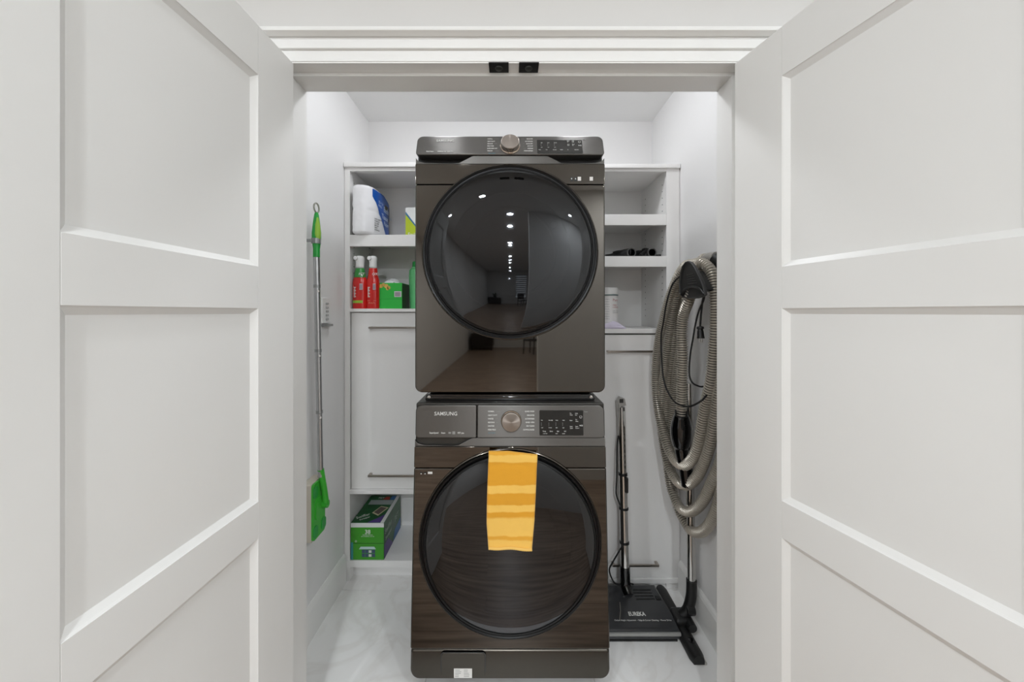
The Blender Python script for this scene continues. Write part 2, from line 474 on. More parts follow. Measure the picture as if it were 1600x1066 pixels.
# ================================================================== APPLIANCES
def appliance(kind, loc, label):
    W = 0.343; dryer = kind == 'dryer'
    lean = 0.004 if dryer else 0.070
    e = tag(empty('tumble_dryer' if dryer else 'washing_machine', loc), label, 'dryer' if dryer else 'washer')
    kt = 0.38 if dryer else 0.0            # the dryer's console slopes back
    def LY(z): return lean*(z-0.03)/0.93 + kt*max(0.0, z-0.877)
    def fr(name, pts, y0, y1, m, bev=0.003, parent=e):
        bm = prism(B(), pts, y0, y1, bev)
        for v in bm.verts: v.co.y += LY(v.co.z)
        return obj(name, bm, m, parent, smooth=30)
    zt = 0.960 if dryer else 0.976
    zb = 0.020 if dryer else 0.052
    # cabinet body
    obj('body', bx(-W+0.003, W-0.003, 0.075, 0.735, zb+0.006, zt+0.006, bev=0.006), DARKP if not dryer else DARKP, e)
    # recess backing behind the front parts
    fr('front_frame', rrect(-W+0.001, W-0.001, zb+0.01, zt-0.006, 0.012), 0.016, 0.09, mat('recess_black', (20, 19, 18), 0.45), 0.002)
    # console
    zc = 0.877 if dryer else 0.861
    DZ = zc - 0.877
    if dryer:
        pts = rrect(-W+0.002, W-0.002, zc, zt, (0.012, 0.012, 0.022, 0.022))
        con = fr('console', pts, -0.004, 0.06, STEELC, 0.005)
    else:
        pts = rrect(-0.118, W-0.004, zc, zt, (0.005, 0.012, 0.022, 0.005))
        con = fr('console', pts, -0.004, 0.06, STEELC, 0.004)
        dr = fr('detergent_drawer', rrect(-W+0.004, -0.120, zc, zt, (0.014, 0.005, 0.005, 0.022)), -0.004, 0.06, STEELC, 0.004)
    # handle strip with dished pockets below the console
    zs = 0.845 + DZ
    left = [(-W+0.002, zs+0.001), (-W+0.002, 0.868+DZ), (-W+0.012, 0.856+DZ), (-W+0.035, 0.850+DZ), (-0.215, 0.8485+DZ), (-0.185, 0.850+DZ), (-0.135, 0.8755+DZ)]
    left = [(x, z if z < 0.8465+DZ else z) for x, z in left]
    right = [(-x, z) for x, z in left[::-1]] if dryer else [(W-0.002, 0.8755+DZ), (W-0.002, zs+0.001)]
    fr('handle_strip', left[::-1][::-1] + right, 0.002, 0.03, STEELC, 0.0015)
    # panels
    zu = 0.772 if dryer else 0.756
    fr('upper_panel', rrect(-W+0.001, W-0.001, zu+0.0008, zs, 0.003), 0.0, 0.06, STEEL, 0.002)
    if dryer:
        fr('front_panel', rrect(-W, W, zb, zu-0.0008, (0.026, 0.026, 0.007, 0.007)), 0.0, 0.085, STEEL, 0.006)
    else:
        fr('front_panel', rrect(-W, W, 0.152, zu-0.0008, (0.007, 0.007, 0.007, 0.007)), 0.0, 0.085, STEEL, 0.006)
        low = fr('lower_panel', rrect(-W, W, zb, 0.150, (0.032, 0.032, 0.011, 0.011)), 0.003, 0.085, mat('lower_panel_grey', (82, 78, 72), 0.25, 0.9), 0.010)
        hm = prism(B(), rrect(-0.238, -0.083, 0.058, 0.146, 0.012), 0.0065, 0.03, 0.001)
        obj('filter_surround', hm, BLACKG, low)
        hm = prism(B(), rrect(-0.235, -0.086, 0.0585, 0.143, 0.010), 0.005, 0.03, 0.0015)
        fc = obj('filter_cover', hm, mat('lower_panel_grey', (82, 78, 72), 0.25, 0.9), low)
        st_ = obj('rating_label', bx(-0.192, -0.130, 0.0042, 0.0050, 0.060, 0.092), mat('label_white', (226, 224, 220), 0.5), e)
        bm = B()
        for r in range(5):
            for c in range(2):
                x0 = -0.188+c*0.030; box(bm, x0, x0+0.012+0.014*random.random(), 0.0039, 0.0043, 0.0865-r*0.0055, 0.088-r*0.0055)
        obj('label_print', bm, PRINTG, st_, smooth=0)
    # door
    cz, R = (0.527, 0.308) if dryer else (0.506, 0.311)
    y0 = LY(cz)
    tilt = math.atan2(lean, 0.93)
    tilt_c = tilt + math.atan(kt)
    RM = Matrix.Translation((0, y0, cz)) @ Matrix.Rotation(-tilt, 4, 'X')
    def ring(name, prof, m, parent, cap=False, seg=96):
        bm = lathe(B(), prof, seg, 'Y', cap=cap)
        bmesh.ops.transform(bm, matrix=RM, verts=bm.verts)
        return obj(name, bm, m, parent, smooth=40)
    door = ring('door', [(R+0.007, 0.001), (R+0.007, -0.003), (R+0.004, -0.0065), (R-0.001, -0.004), (R-0.002, -0.0005), (R-0.008, -0.0005), (R-0.009, -0.010), (R-0.012, -0.016), (R-0.018, -0.018), (R-0.022, -0.012), (R-0.022, 0.001)], mat('bezel_black', (7, 7, 7), 0.3, spec=0.3), e)
    ring('surround', [(R+0.010, 0.001), (R+0.0098, -0.003), (R+0.0075, -0.0055), (R+0.0055, -0.0065), (R+0.0050, -0.004)], mat('surround_steel', (110, 104, 97), 0.15, 1.0), door)
    ring('basin', [(R-0.022, 0.0), (R-0.06, -0.001), (R-0.085, -0.006), (R-0.092, -0.0062), (R-0.095, -0.003), (R-0.14, -0.001), (R-0.143, -0.004), (R-0.148, -0.004), (R-0.151, -0.0005), (0.001, -0.0003)], mat('basin_dark', (42, 42, 42), 0.3), door, cap=True)
    Rg = R-0.012
    gp = [(Rg*math.sin(t*math.pi/2), 0) for t in (1.0,)]
    gp = []
    for k in range(29):
        t = 1 - k/28
        r = Rg*t
        gp.append((max(r, 0.0006), -0.014 - 0.010*(1-t**7) - (0.012 if dryer else 0.014)*(1-t*t)))
    gl = ring('glass', gp, GLASS, door, cap=True)
    if dryer:
        bm = lathe(B(), [(0.014, 0.0), (0.014, -0.010), (0.010, -0.012), (0.009, -0.006), (0.001, -0.006)], 24, 'Y', center=(0.155, y0-0.002, cz+0.095))
        obj('latch_boss', bm, mat('boss', (30, 30, 30), 0.3), door)
    # knob
    kz, kx = (0.912, 0.0) if dryer else (0.921, 0.004)
    KM = Matrix.Translation((kx, LY(kz)-0.004, kz))
    def kn(name, prof, m, par):
        o_k = obj(name, lathe(B(), prof, 48, 'Y'), m, par, smooth=40)
        if par is e: o_k.location = KM.to_translation(); o_k.rotation_euler = (-tilt_c, 0, 0)
        return o_k
    kr = kn('knob', [(0.037, 0.0), (0.037, -0.004), (0.0355, -0.006), (0.034, -0.005), (0.0335, -0.022), (0.0325, -0.024)], mat('knob_skirt', (206, 196, 186), 0.18, 1.0), e)
    kn('knob_face', [(0.0325, -0.022), (0.032, -0.0255), (0.0305, -0.0265), (0.001, -0.0268)], knob_face_mat(), kr)
    # display window
    dx0, dx1, dz0, dz1 = (0.098, 0.263, 0.882, 0.942) if dryer else (0.105, 0.262, 0.870, 0.958)
    disp = prism(B(), rrect(dx0, dx1, dz0, dz1, 0.003), -0.0048, 0.002, 0.0004)
    for v in disp.verts: v.co.y += LY(v.co.z)
    dsp = obj('display', disp, mat('display_black', (56, 55, 53), 0.2, 0.7), e)
    # lettering
    ly = lambda z: LY(z)-0.0043
    a = -0.10; b = 0.078
    zz = [0.947, 0.936, 0.9255, 0.915, 0.9045, 0.894] if dryer else [0.954, 0.9405, 0.928, 0.9155, 0.903, 0.890]
    if dryer:
        Ln = ['NORMAL', 'HEAVY DUTY', 'BEDDING', 'PERM PRESS', 'SUPER SPEED DRY', 'TIME DRY']
        Rn = ['DELICATES', 'ACTIVEWEAR', 'QUICK DRY', 'AIR FLUFF', 'WRINKLE', 'STEAM REFRESH']
    else:
        Ln = ['NORMAL', 'HEAVY DUTY', 'WHITES', 'BEDDING', 'SANITIZE', 'PERM PRESS']
        Rn = ['QUICK WASH', 'DELICATES', 'ACTIVEWEAR', 'RINSE + SPIN', 'SELF CLEAN', 'DOWNLOADED']
    ts = 0.0056 if dryer else 0.0066
    items = [(s, ts, -0.083 if dryer else -0.079, z-0.002, 'LEFT', 0.82) for s, z in zip(Ln, zz)]
    items += [(s, ts, 0.083 if dryer else 0.087, z-0.002, 'RIGHT', 0.82) for s, z in zip(Rn, zz)]
    lettering('cycle_lettering', items, PRINTW, con, -tilt_c, ly)
    bm = B()
    for i, z in enumerate(zz):
        xa = 0.048 if i in (1, 2, 3, 4) else 0.040
        for s_, names in ((-1, Ln), (1, Rn)):
            x_out = 0.080 - len(names[i])*ts*0.57
            if x_out > xa: box(bm, kx + s_*xa if s_ > 0 else kx-x_out, kx + s_*x_out if s_ > 0 else kx-xa, -0.0046, -0.0041, z-0.0003, z+0.0003)
    for v in bm.verts: v.co.y += LY(v.co.z)
    obj('tick_lines', bm, PRINTG, con, smooth=0)
    lettering('teal_lettering', [('Smart Control', 0.0052, -0.078, zz[5]-0.0125, 'LEFT', 0.8)], PRINTB, con, -tilt_c, ly)
    brand_par = con if dryer else dr
    if dryer:
        it = [('SAMSUNG', 0.0145, -0.270, 0.934, 'LEFT', 0.98)]
        it2 = [('Multi-Steam', 0.0075, -0.303, 0.889, 'LEFT', 0.75), ('MultiSensor Dry   Sensor Dry', 0.0065, -0.262, 0.889, 'LEFT', 0.72)]
    else:
        it = [('SAMSUNG', 0.0185, -0.272, 0.940, 'LEFT', 0.98)]
        it2 = [('SuperSpeed', 0.0085, -0.288, 0.8765, 'LEFT', 0.80), ('Steam', 0.0075, -0.246, 0.8765, 'LEFT', 0.80), ('VRT', 0.0085, -0.188, 0.8760, 'LEFT', 0.8), ('plus', 0.0075, -0.174, 0.8760, 'LEFT', 0.8)]
    lettering('brand_lettering', it, PRINTW, brand_par, -tilt_c, ly)
    lettering('feature_lettering', it2, PRINTW, brand_par, -tilt_c, ly)
    if not dryer:
        bm = B(); box(bm, -0.206, -0.196, -0.0046, -0.0041, 0.8745, 0.884)
        box(bm, -0.220, -0.211, -0.0046, -0.0041, 0.876, 0.882, bev=0.0002)
        for v in bm.verts: v.co.y += LY(v.co.z)
        obj('feature_icon', bm, PRINTG, brand_par, smooth=0)
    # display print
    ly2 = lambda z: LY(z)-0.0049
    di = []
    cols = [0.112, 0.136, 0.160] if dryer else [0.111, 0.138, 0.163, 0.187]
    top, bot = (0.928, 0.908) if dryer else (0.922, 0.896)
    hd = ['High', 'More', 'Normal'] if dryer else ['Hot', 'Extra High', 'Heavy', 'Heavy']
    ft = ['Low', 'Less', 'Low'] if dryer else ['Cold', 'No Spin', 'Light', 'Light']
    for c_, h_, f_ in zip(cols, hd, ft):
        di.append((h_, 0.0042, c_, top, 'LEFT', 0.8)); di.append((f_, 0.0042, c_, bot, 'LEFT', 0.8))
    if dryer:
        for q, s_ in enumerate(['Temp.', 'Time', 'Dry Level', 'Wrinkle', 'Eco', 'Damp Alert']):
            di.append((s_, 0.0042, 0.103+q*0.026, 0.897, 'LEFT', 0.75))
        for q, (x_, z_) in enumerate([(0.208, 0.936), (0.226, 0.936), (0.208, 0.921), (0.226, 0.921)]):
            di.append((['Sound', 'Child', 'Smart', 'Mixed'][q], 0.0045, x_, z_, 'LEFT', 0.8)); di.append((['Off', 'Lock', 'Care', 'Bell'][q], 0.0045, x_, z_-0.005, 'LEFT', 0.8))
    else:
        for q, s_ in enumerate(['Temp.', 'Rinse', 'Spin', 'Soil']):
            di.append((s_, 0.0062, 0.116+q*0.0255, 0.883, 'LEFT', 0.8))
        di += [('3 sec. hold', 0.0042, 0.118, 0.8755, 'LEFT', 0.8), ('Steam', 0.0042, 0.162, 0.8755, 'LEFT', 0.8), ('Sanitize', 0.0042, 0.186, 0.8755, 'LEFT', 0.8)]
        for x_, z_, s1, s2 in ((0.214, 0.946, 'Pre', 'Wash'), (0.233, 0.946, 'Delay', 'End'), (0.213, 0.921, 'Steam', ''), (0.234, 0.924, 'Eco', 'Wash'), (0.214, 0.900, 'Super', 'Speed'), (0.233, 0.900, 'Smart', 'Control')):
            di.append((s1, 0.0052, x_, z_, 'LEFT', 0.8))
            if s2: di.append((s2, 0.0052, x_, z_-0.006, 'LEFT', 0.8))
    lettering('display_lettering', di, mat('print_soft_white', (190, 190, 186), 0.5), dsp, -tilt_c, ly2)
    pz, sz_ = (0.933, 0.917) if dryer else (0.935, 0.905)
    bm = B()
    for k in range(20):
        a0, a1 = 2*math.pi*k/20+1.9, 2*math.pi*(k+1)/20+1.9
        if k > 17: continue
        q = [bm.verts.new((0.253+r*math.cos(t), -0.0052, pz+r*math.sin(t))) for r, t in ((0.0045, a0), (0.0045, a1), (0.0035, a1), (0.0035, a0))]
        bm.faces.new(q)
    for p3 in (((0.249, 0.003), (0.249, -0.003), (0.2535, 0)),):
        bm.faces.new([bm.verts.new((p[0], -0.0052, sz_+p[1])) for p in p3])
    box(bm, 0.255, 0.2563, -0.0052, -0.0050, sz_-0.003, sz_+0.003); box(bm, 0.2578, 0.2590, -0.0052, -0.0050, sz_-0.003, sz_+0.003)
    for v in bm.verts: v.co.y += LY(v.co.z)
    obj('button_icon', bm, PRINTW, dsp, smooth=0)
    bm = B()
    for c_ in cols:
        for k in range(3): box(bm, c_, c_+0.0016, -0.0051, -0.0049, bot+0.008+k*0.0045, bot+0.0096+k*0.0045)
    for v in bm.verts: v.co.y += LY(v.co.z)
    obj('indicator_dots', bm, PRINTG, dsp, smooth=0)
    lettering('power_lettering', [('Power', 0.006, 0.266, 0.943 if dryer else 0.951, 'LEFT', 0.8)], PRINTG, con, -tilt_c, ly)
    # stickers
    stm = mat('label_white', (226, 224, 220), 0.5)
    if dryer: sq = [(0.244, 0.256), (0.287, 0.299)]; ztop = 0.7985; ic = (0.222, 0.236)
    else: sq = [(-0.292, -0.276)]; ztop = 0.743; ic = (-0.316, -0.302)
    for (x0, x1) in sq:
        s_ = bx(x0, x1, LY(ztop)-0.0006, LY(ztop)-0.0001, ztop-(x1-x0)*1.15, ztop); obj('sticker', s_, stm, e, smooth=0)
    for x_ in ic:
        obj('sticker', bx(x_-0.004, x_+0.005, LY(ztop)-0.0006, LY(ztop)-0.0001, ztop-0.016, ztop-0.001), mat('sticker_black', (18, 18, 18), 0.4), e, smooth=0)
        obj('sticker_icon', lathe(B(), [(0.002, 0), (0.002, -0.0003)], 10, 'Y', center=(x_, LY(ztop)-0.0006, ztop-0.007)), PRINTW, e)
    # feet
    for sx in (-1, 1):
        for yv in (0.11, 0.66):
            obj('foot', lathe(B(), [(0.022, 0.0), (0.022, 0.012), (0.014, 0.014), (0.014, zb+0.012)], 20, center=(sx*0.29, yv, 0)), BLACKR, e)
    return e
_kf = []
def knob_face_mat():
    if _kf: return _kf[0]
    m = mat('knob_face_spun', (156, 147, 139), 0.32, 1.0)
    nt = m.node_tree; b = nt.nodes['Principled BSDF']
    b.inputs['Anisotropic'].default_value = 0.85
    tg = nt.nodes.new('ShaderNodeTangent'); tg.direction_type = 'RADIAL'; tg.axis = 'Y'
    nt.links.new(tg.outputs[0], b.inputs['Tangent'])
    _kf.append(m); return m
washer = appliance('washer', (0, 1.220, 0), 'dark stainless front-load washing machine with a yellow towel on its door')
dryer = appliance('dryer', (0, 1.290, 1.0), 'dark stainless dryer stacked on top of the washing machine')
sk = tag(empty('stacking_kit', (0, 1.33, 0.9835)), 'black stacking bracket between the washer and the dryer', 'bracket')
obj('plate', bx(-0.315, 0.315, 0.0, 0.62, 0.0, 0.014, bev=0.002), BLACKG, sk)
obj('lip', bx(-0.312, 0.312, 0.0, 0.010, 0.014, 0.021, bev=0.001), BLACKG, sk)
for s in (-1, 1): obj('screw', lathe(B(), [(0.006, 0), (0.006, -0.004), (0.002, -0.005)], 14, 'Y', center=(s*0.30, 0.0, 0.012)), CHROME, sk)

# ------------------------------------------------------------------ towel
def build_towel():
    nu, nv = 36, 110
    e = tag(empty('hand_towel', (0, 1.22, 0.83)), 'yellow striped terry towel hung over the washer door', 'towel')
    R = 0.311; cz = 0.506; Rg = R-0.012
    lean = 0.07
    top_z = 0.823; bot_z = 0.512
    def surf(x, z):
        t = min(1, math.hypot(x, z-cz)/Rg)
        y = -0.014 - 0.010*(1-t**7) - 0.014*(1-t*t) if t < 1 else -0.014
        if t > 0.86: y = min(y, -0.0205)
        return y + lean*(cz-0.03)/0.93 + math.tan(math.atan2(lean, 0.93))*(z-cz)
    bm = B(); G = []
    for side in (0, 1):
        g = []
        for j in range(nv+1):
            v = j/nv
            row = []
            for i in range(nu+1):
                u = i/nu
                xl = -0.0745 + (-0.0055)*math.sin(min(1, v*1.3)*math.pi/2) + 0.006*max(0, v-0.75)/0.25*1.0
                xr = 0.096 - 0.018*v - 0.004*max(0, v-0.7)/0.3
                x = xl + (xr-xl)*u
                drop = -0.012*max(0, u-0.4)/0.6*(1-v) - 0.002*math.sin(u*9)*v
                z = top_z + (bot_z-top_z)*v + drop
                base = surf(x, z)
                # the first few rows roll over the rim of the door
                roll = max(0.0, 1-v/0.05)
                off = 0.003 + 0.0075*(1-side) 
                n_ = mnoise.noise(Vector((x*38, z*38, 3)))*0.0012 + mnoise.noise(Vector((x*330, z*330, side*9)))*0.0007
                y = base - off - n_ - 0.004*math.sin(v*5+u*2)*v
                if i in (0, nu): y += (0.003 if side == 0 else -0.002)
                if roll > 0: y += roll*roll*0.010*(1.0 if side == 0 else 0.3); z += 0.004*math.sin(roll*math.pi)*(1-side)
                row.append(bm.verts.new((x, y, z-0.83)))
            g.append(row)
        G.append(g)
    for s in (0, 1):
        for j in range(nv):
            for i in range(nu):
                f = (G[s][j][i], G[s][j][i+1], G[s][j+1][i+1], G[s][j+1][i])
                bm.faces.new(f if s == 0 else f[::-1])
    for j in range(nv):
        for i in (0, nu): bm.faces.new((G[0][j][i], G[0][j+1][i], G[1][j+1][i], G[1][j][i]))
    for i in range(nu):
        for j in (0, nv): bm.faces.new((G[0][j][i], G[0][j][i+1], G[1][j][i+1], G[1][j][i]))
    m = bpy.data.materials.new('terry_yellow'); m.use_nodes = True
    nt = m.node_tree; b = nt.nodes['Principled BSDF']; b.inputs['Roughness'].default_value = 0.95
    b.inputs['Sheen Weight'].default_value = 0.3; b.inputs['Specular IOR Level'].default_value = 0.1
    tc = nt.nodes.new('ShaderNodeTexCoord'); sp = nt.nodes.new('ShaderNodeSeparateXYZ')
    nt.links.new(tc.outputs['Object'], sp.inputs[0])
    n1 = nt.nodes.new('ShaderNodeTexNoise'); n1.inputs['Scale'].default_value = 25
    ma = nt.nodes.new('ShaderNodeMath'); ma.operation = 'MULTIPLY_ADD'; ma.inputs[1].default_value = 0.010
    nt.links.new(tc.outputs['Object'], n1.inputs['Vector']); nt.links.new(n1.outputs['Fac'], ma.inputs[0]); nt.links.new(sp.outputs['Z'], ma.inputs[2])
    mr = nt.nodes.new('ShaderNodeMapRange'); mr.inputs[1].default_value = 0.011; mr.inputs[2].default_value = -0.308
    nt.links.new(ma.outputs[0], mr.inputs[0])
    r = nt.nodes.new('ShaderNodeValToRGB'); r.color_ramp.interpolation = 'LINEAR'
    lt, dk, md = (*lin((250, 200, 98)), 1), (*lin((230, 164, 50)), 1), (*lin((236, 172, 62)), 1)
    stops = [(0.0, md), (0.07, md), (0.085, lt), (0.145, lt), (0.155, dk), (0.375, dk), (0.385, lt), (0.455, lt), (0.465, dk), (0.575, dk), (0.585, lt), (0.645, lt), (0.655, dk), (0.695, dk), (0.72, lt), (0.89, lt), (0.90, md), (0.925, md), (0.94, lt)]
    els = r.color_ramp.elements
    els[0].position = 0; els[0].color = md; els[1].position = 1; els[1].color = lt
    for p, c in stops[1:]:
        q = els.new(p); q.color = c
    nt.links.new(mr.outputs[0], r.inputs['Fac']); nt.links.new(r.outputs['Color'], b.inputs['Base Color'])
    n2 = nt.nodes.new('ShaderNodeTexNoise'); n2.inputs['Scale'].default_value = 700; n2.inputs['Detail'].default_value = 3
    nt.links.new(tc.outputs['Object'], n2.inputs['Vector'])
    bp = nt.nodes.new('ShaderNodeBump'); bp.inputs['Strength'].default_value = 0.7; bp.inputs['Distance'].default_value = 0.002
    nt.links.new(n2.outputs['Fac'], bp.inputs['Height']); nt.links.new(bp.outputs[0], b.inputs['Normal'])
    obj('terry_cloth', bm, m, e, smooth=60)
    hem = B()
    pth = [V(-0.073+0.147*k/40, surf(0, 0.513)-0.0125-0.004*math.sin(5+2*k/40), 0.5135-0.83-0.004*max(0, 0) - 0.002*math.sin(k/40*9)) for k in range(41)]
    tube(hem, pth, lambda i: 0.0042+0.0012*(i % 2), 8)
    obj('hem', hem, mat('terry_hem', (246, 200, 108), 0.95, bump=(500, 0.6)), e, smooth=60)
build_towel()

# ================================================================== SHELF TOWERS
def hole_dots(bm, x, sgn, y, z0, z1, step=0.032):
    z = z0
    while z < z1:
        lathe(bm, [(0.0028, 0.0), (0.0028, sgn*0.0006)], 8, 'X', center=(x, y, z)); z += step
def bar_handle(parent, x0, x1, y_face, z, m=NICKEL):
    bm = B()
    box(bm, x0, x1, y_face-0.030, y_face-0.022, z-0.005, z+0.005, bev=0.0015)
    for x in (x0, x1):
        box(bm, min(x, x+math.copysign(0.012, (x0+x1)/2-x)), max(x, x+math.copysign(0.012, (x0+x1)/2-x)), y_face-0.024, y_face, z-0.005, z+0.005, bev=0.0012)
    return obj('handle', bm, m, parent)
# ---- left tower
YL = 1.74
XLi = -0.362                   # inner side, hidden behind the machines
tl = tag(empty('shelf_tower', (0, YL, 0)), 'white built-in shelf tower with the cleaning supplies, beside the mop', 'shelf unit')
def zl(y): return PY(560, y, YL).z
z_top = zl(262)
XS = -WX+0.002
def Lb(name, *a, bev=0.001, m=CAB): 
    return obj(name, box(B(), *a, bev=bev), m, tl)
Lb('side_panel', XS, -0.780, 0.004, YB-YL-0.004, 0.0, z_top)
Lb('face_stile', XS, -0.778, 0.0, 0.004, 0.075, z_top)
Lb('side_panel', XLi-0.018, XLi, 0.0, YB-YL-0.004, 0.0, z_top)
Lb('back_panel', -0.780, XLi-0.018, YB-YL-0.012, YB-YL-0.004, 0.06, z_top)
Lb('top_board', XS, XLi, -0.012, YB-YL-0.004, z_top, z_top+0.022, bev=0.003)
Lb('fascia', -0.778, XLi-0.018, 0.0, 0.018, z_top-0.016, z_top)
def shelf_l(zt, lip, name='shelf'):
    return Lb(name, -0.778, XLi-0.019, 0.001, YB-YL-0.013, zt-0.018, zt), Lb('shelf_lip', -0.778, XLi-0.019, -0.001, 0.018, zt-lip, zt+0.0005, bev=0.002)
zs1 = zl(367); shelf_l(zs1, zl(367)-zl(385))
zs2 = zl(482.5); Lb('shelf', -0.7795, XLi-0.019, -0.006, YB-YL-0.013, zl(487.5), zs2)
zs3 = zl(766); Lb('shelf', -0.7795, XLi-0.019, -0.006, YB-YL-0.013, zl(771.5), zs3)
zs4 = zl(876); Lb('shelf', -0.800, XLi-0.019, -0.002, YB-YL-0.013, zl(886.5), zs4)
Lb('toe_kick', XS, XLi, 0.045, 0.057, 0.0, zl(887))
pd = Lb('door_panel', -0.776, XLi-0.022, 0.012, 0.030, zs3+0.001, zl(487.5)-0.003, bev=0.0015)
bar_handle(pd, PY(575, 512, YL-0.02).x, -0.43, 0.012, zl(512))
bar_handle(pd, PY(574, 742, YL-0.02).x, -0.43, 0.012, zl(742))
bm = B(); hole_dots(bm, -0.780, 1, 0.05, zs2+0.05, z_top-0.05); hole_dots(bm, -0.780, 1, 0.25, zs2+0.05, z_top-0.05)
tag(obj('pin_holes', bm, SEAM, tl), kind='stuff')
# ---- right tower
YR = 1.70
XRi = 0.362
tr = tag(empty('shelf_tower', (0, YR, 0)), 'white built-in shelf tower with the nozzles and bottle, beside the vacuum hose', 'shelf unit')
def zr(y): return PY(1000, y, YR).z
zrt = zr(264)
XE = WX-0.002
XI = PY(1042, 400, YR).x
def Rb(name, *a, bev=0.001, m=CAB):
    return obj(name, box(B(), *a, bev=bev), m, tr)
Rb('side_panel', XI, XE, 0.004, YB-YR-0.004, 0.0, zrt)
Rb('face_stile', XI-0.002, XE, 0.0, 0.004, 0.045, zrt)
Rb('side_panel', XRi, XRi+0.018, 0.0, YB-YR-0.004, 0.0, zrt)
Rb('back_panel', XRi+0.018, XI, YB-YR-0.012, YB-YR-0.004, 0.03, zrt)
Rb('top_board', XRi, XE, -0.012, YB-YR-0.004, zrt, zrt+0.020, bev=0.003)
Rb('fascia', XRi+0.018, XI-0.002, 0.0, 0.018, zrt-0.012, zrt)
for y0, y1 in ((335, 352), (400.5, 417)):
    Rb('shelf', XRi+0.019, XI-0.002, 0.001, YB-YR-0.013, zr(y0)-0.018, zr(y0))
    Rb('shelf_lip', XRi+0.019, XI-0.002, -0.001, 0.018, zr(y1), zr(y0)+0.0005, bev=0.002)
zrs2 = zr(400.5)
zrs3 = zr(514); Rb('shelf', XRi+0.019, XI+0.01, -0.006, YB-YR-0.013, zr(521), zrs3)
Rb('shelf_gap', XRi+0.019, XI, 0.008, 0.02, zr(523), zr(521), m=SEAM)
zrb = zr(903); Rb('shelf', XRi+0.019, XE, -0.008, YB-YR-0.013, zr(910), zrb)
Rb('toe_kick', XRi, XE, 0.02, 0.032, 0.0, zr(910))
pr = Rb('door_panel', XRi+0.022, PY(1052, 700, YR).x, -0.002, 0.016, zrb+0.002, zr(523)-0.001, bev=0.0015)
bar_handle(pr, PY(950, 548, YR-0.03).x, PY(1030, 877, YR-0.03).x, -0.002, zr(548.5))
bar_handle(pr, PY(957, 877, YR-0.03).x, PY(1030, 877, YR-0.03).x, -0.002, zr(877.5))
bm = B()
for yv in (0.05, 0.27): hole_dots(bm, XI, -1, yv, zrs3+0.06, zrt-0.05)
tag(obj('pin_holes', bm, SEAM, tr), kind='stuff')
bm = B(); box(bm, XI-0.022, XI-0.002, YB-YR-0.05, YB-YR-0.03, zr(335)-0.026, zr(335)-0.0185)
obj('shelf_pin', bm, WHITEP, tr, smooth=0)

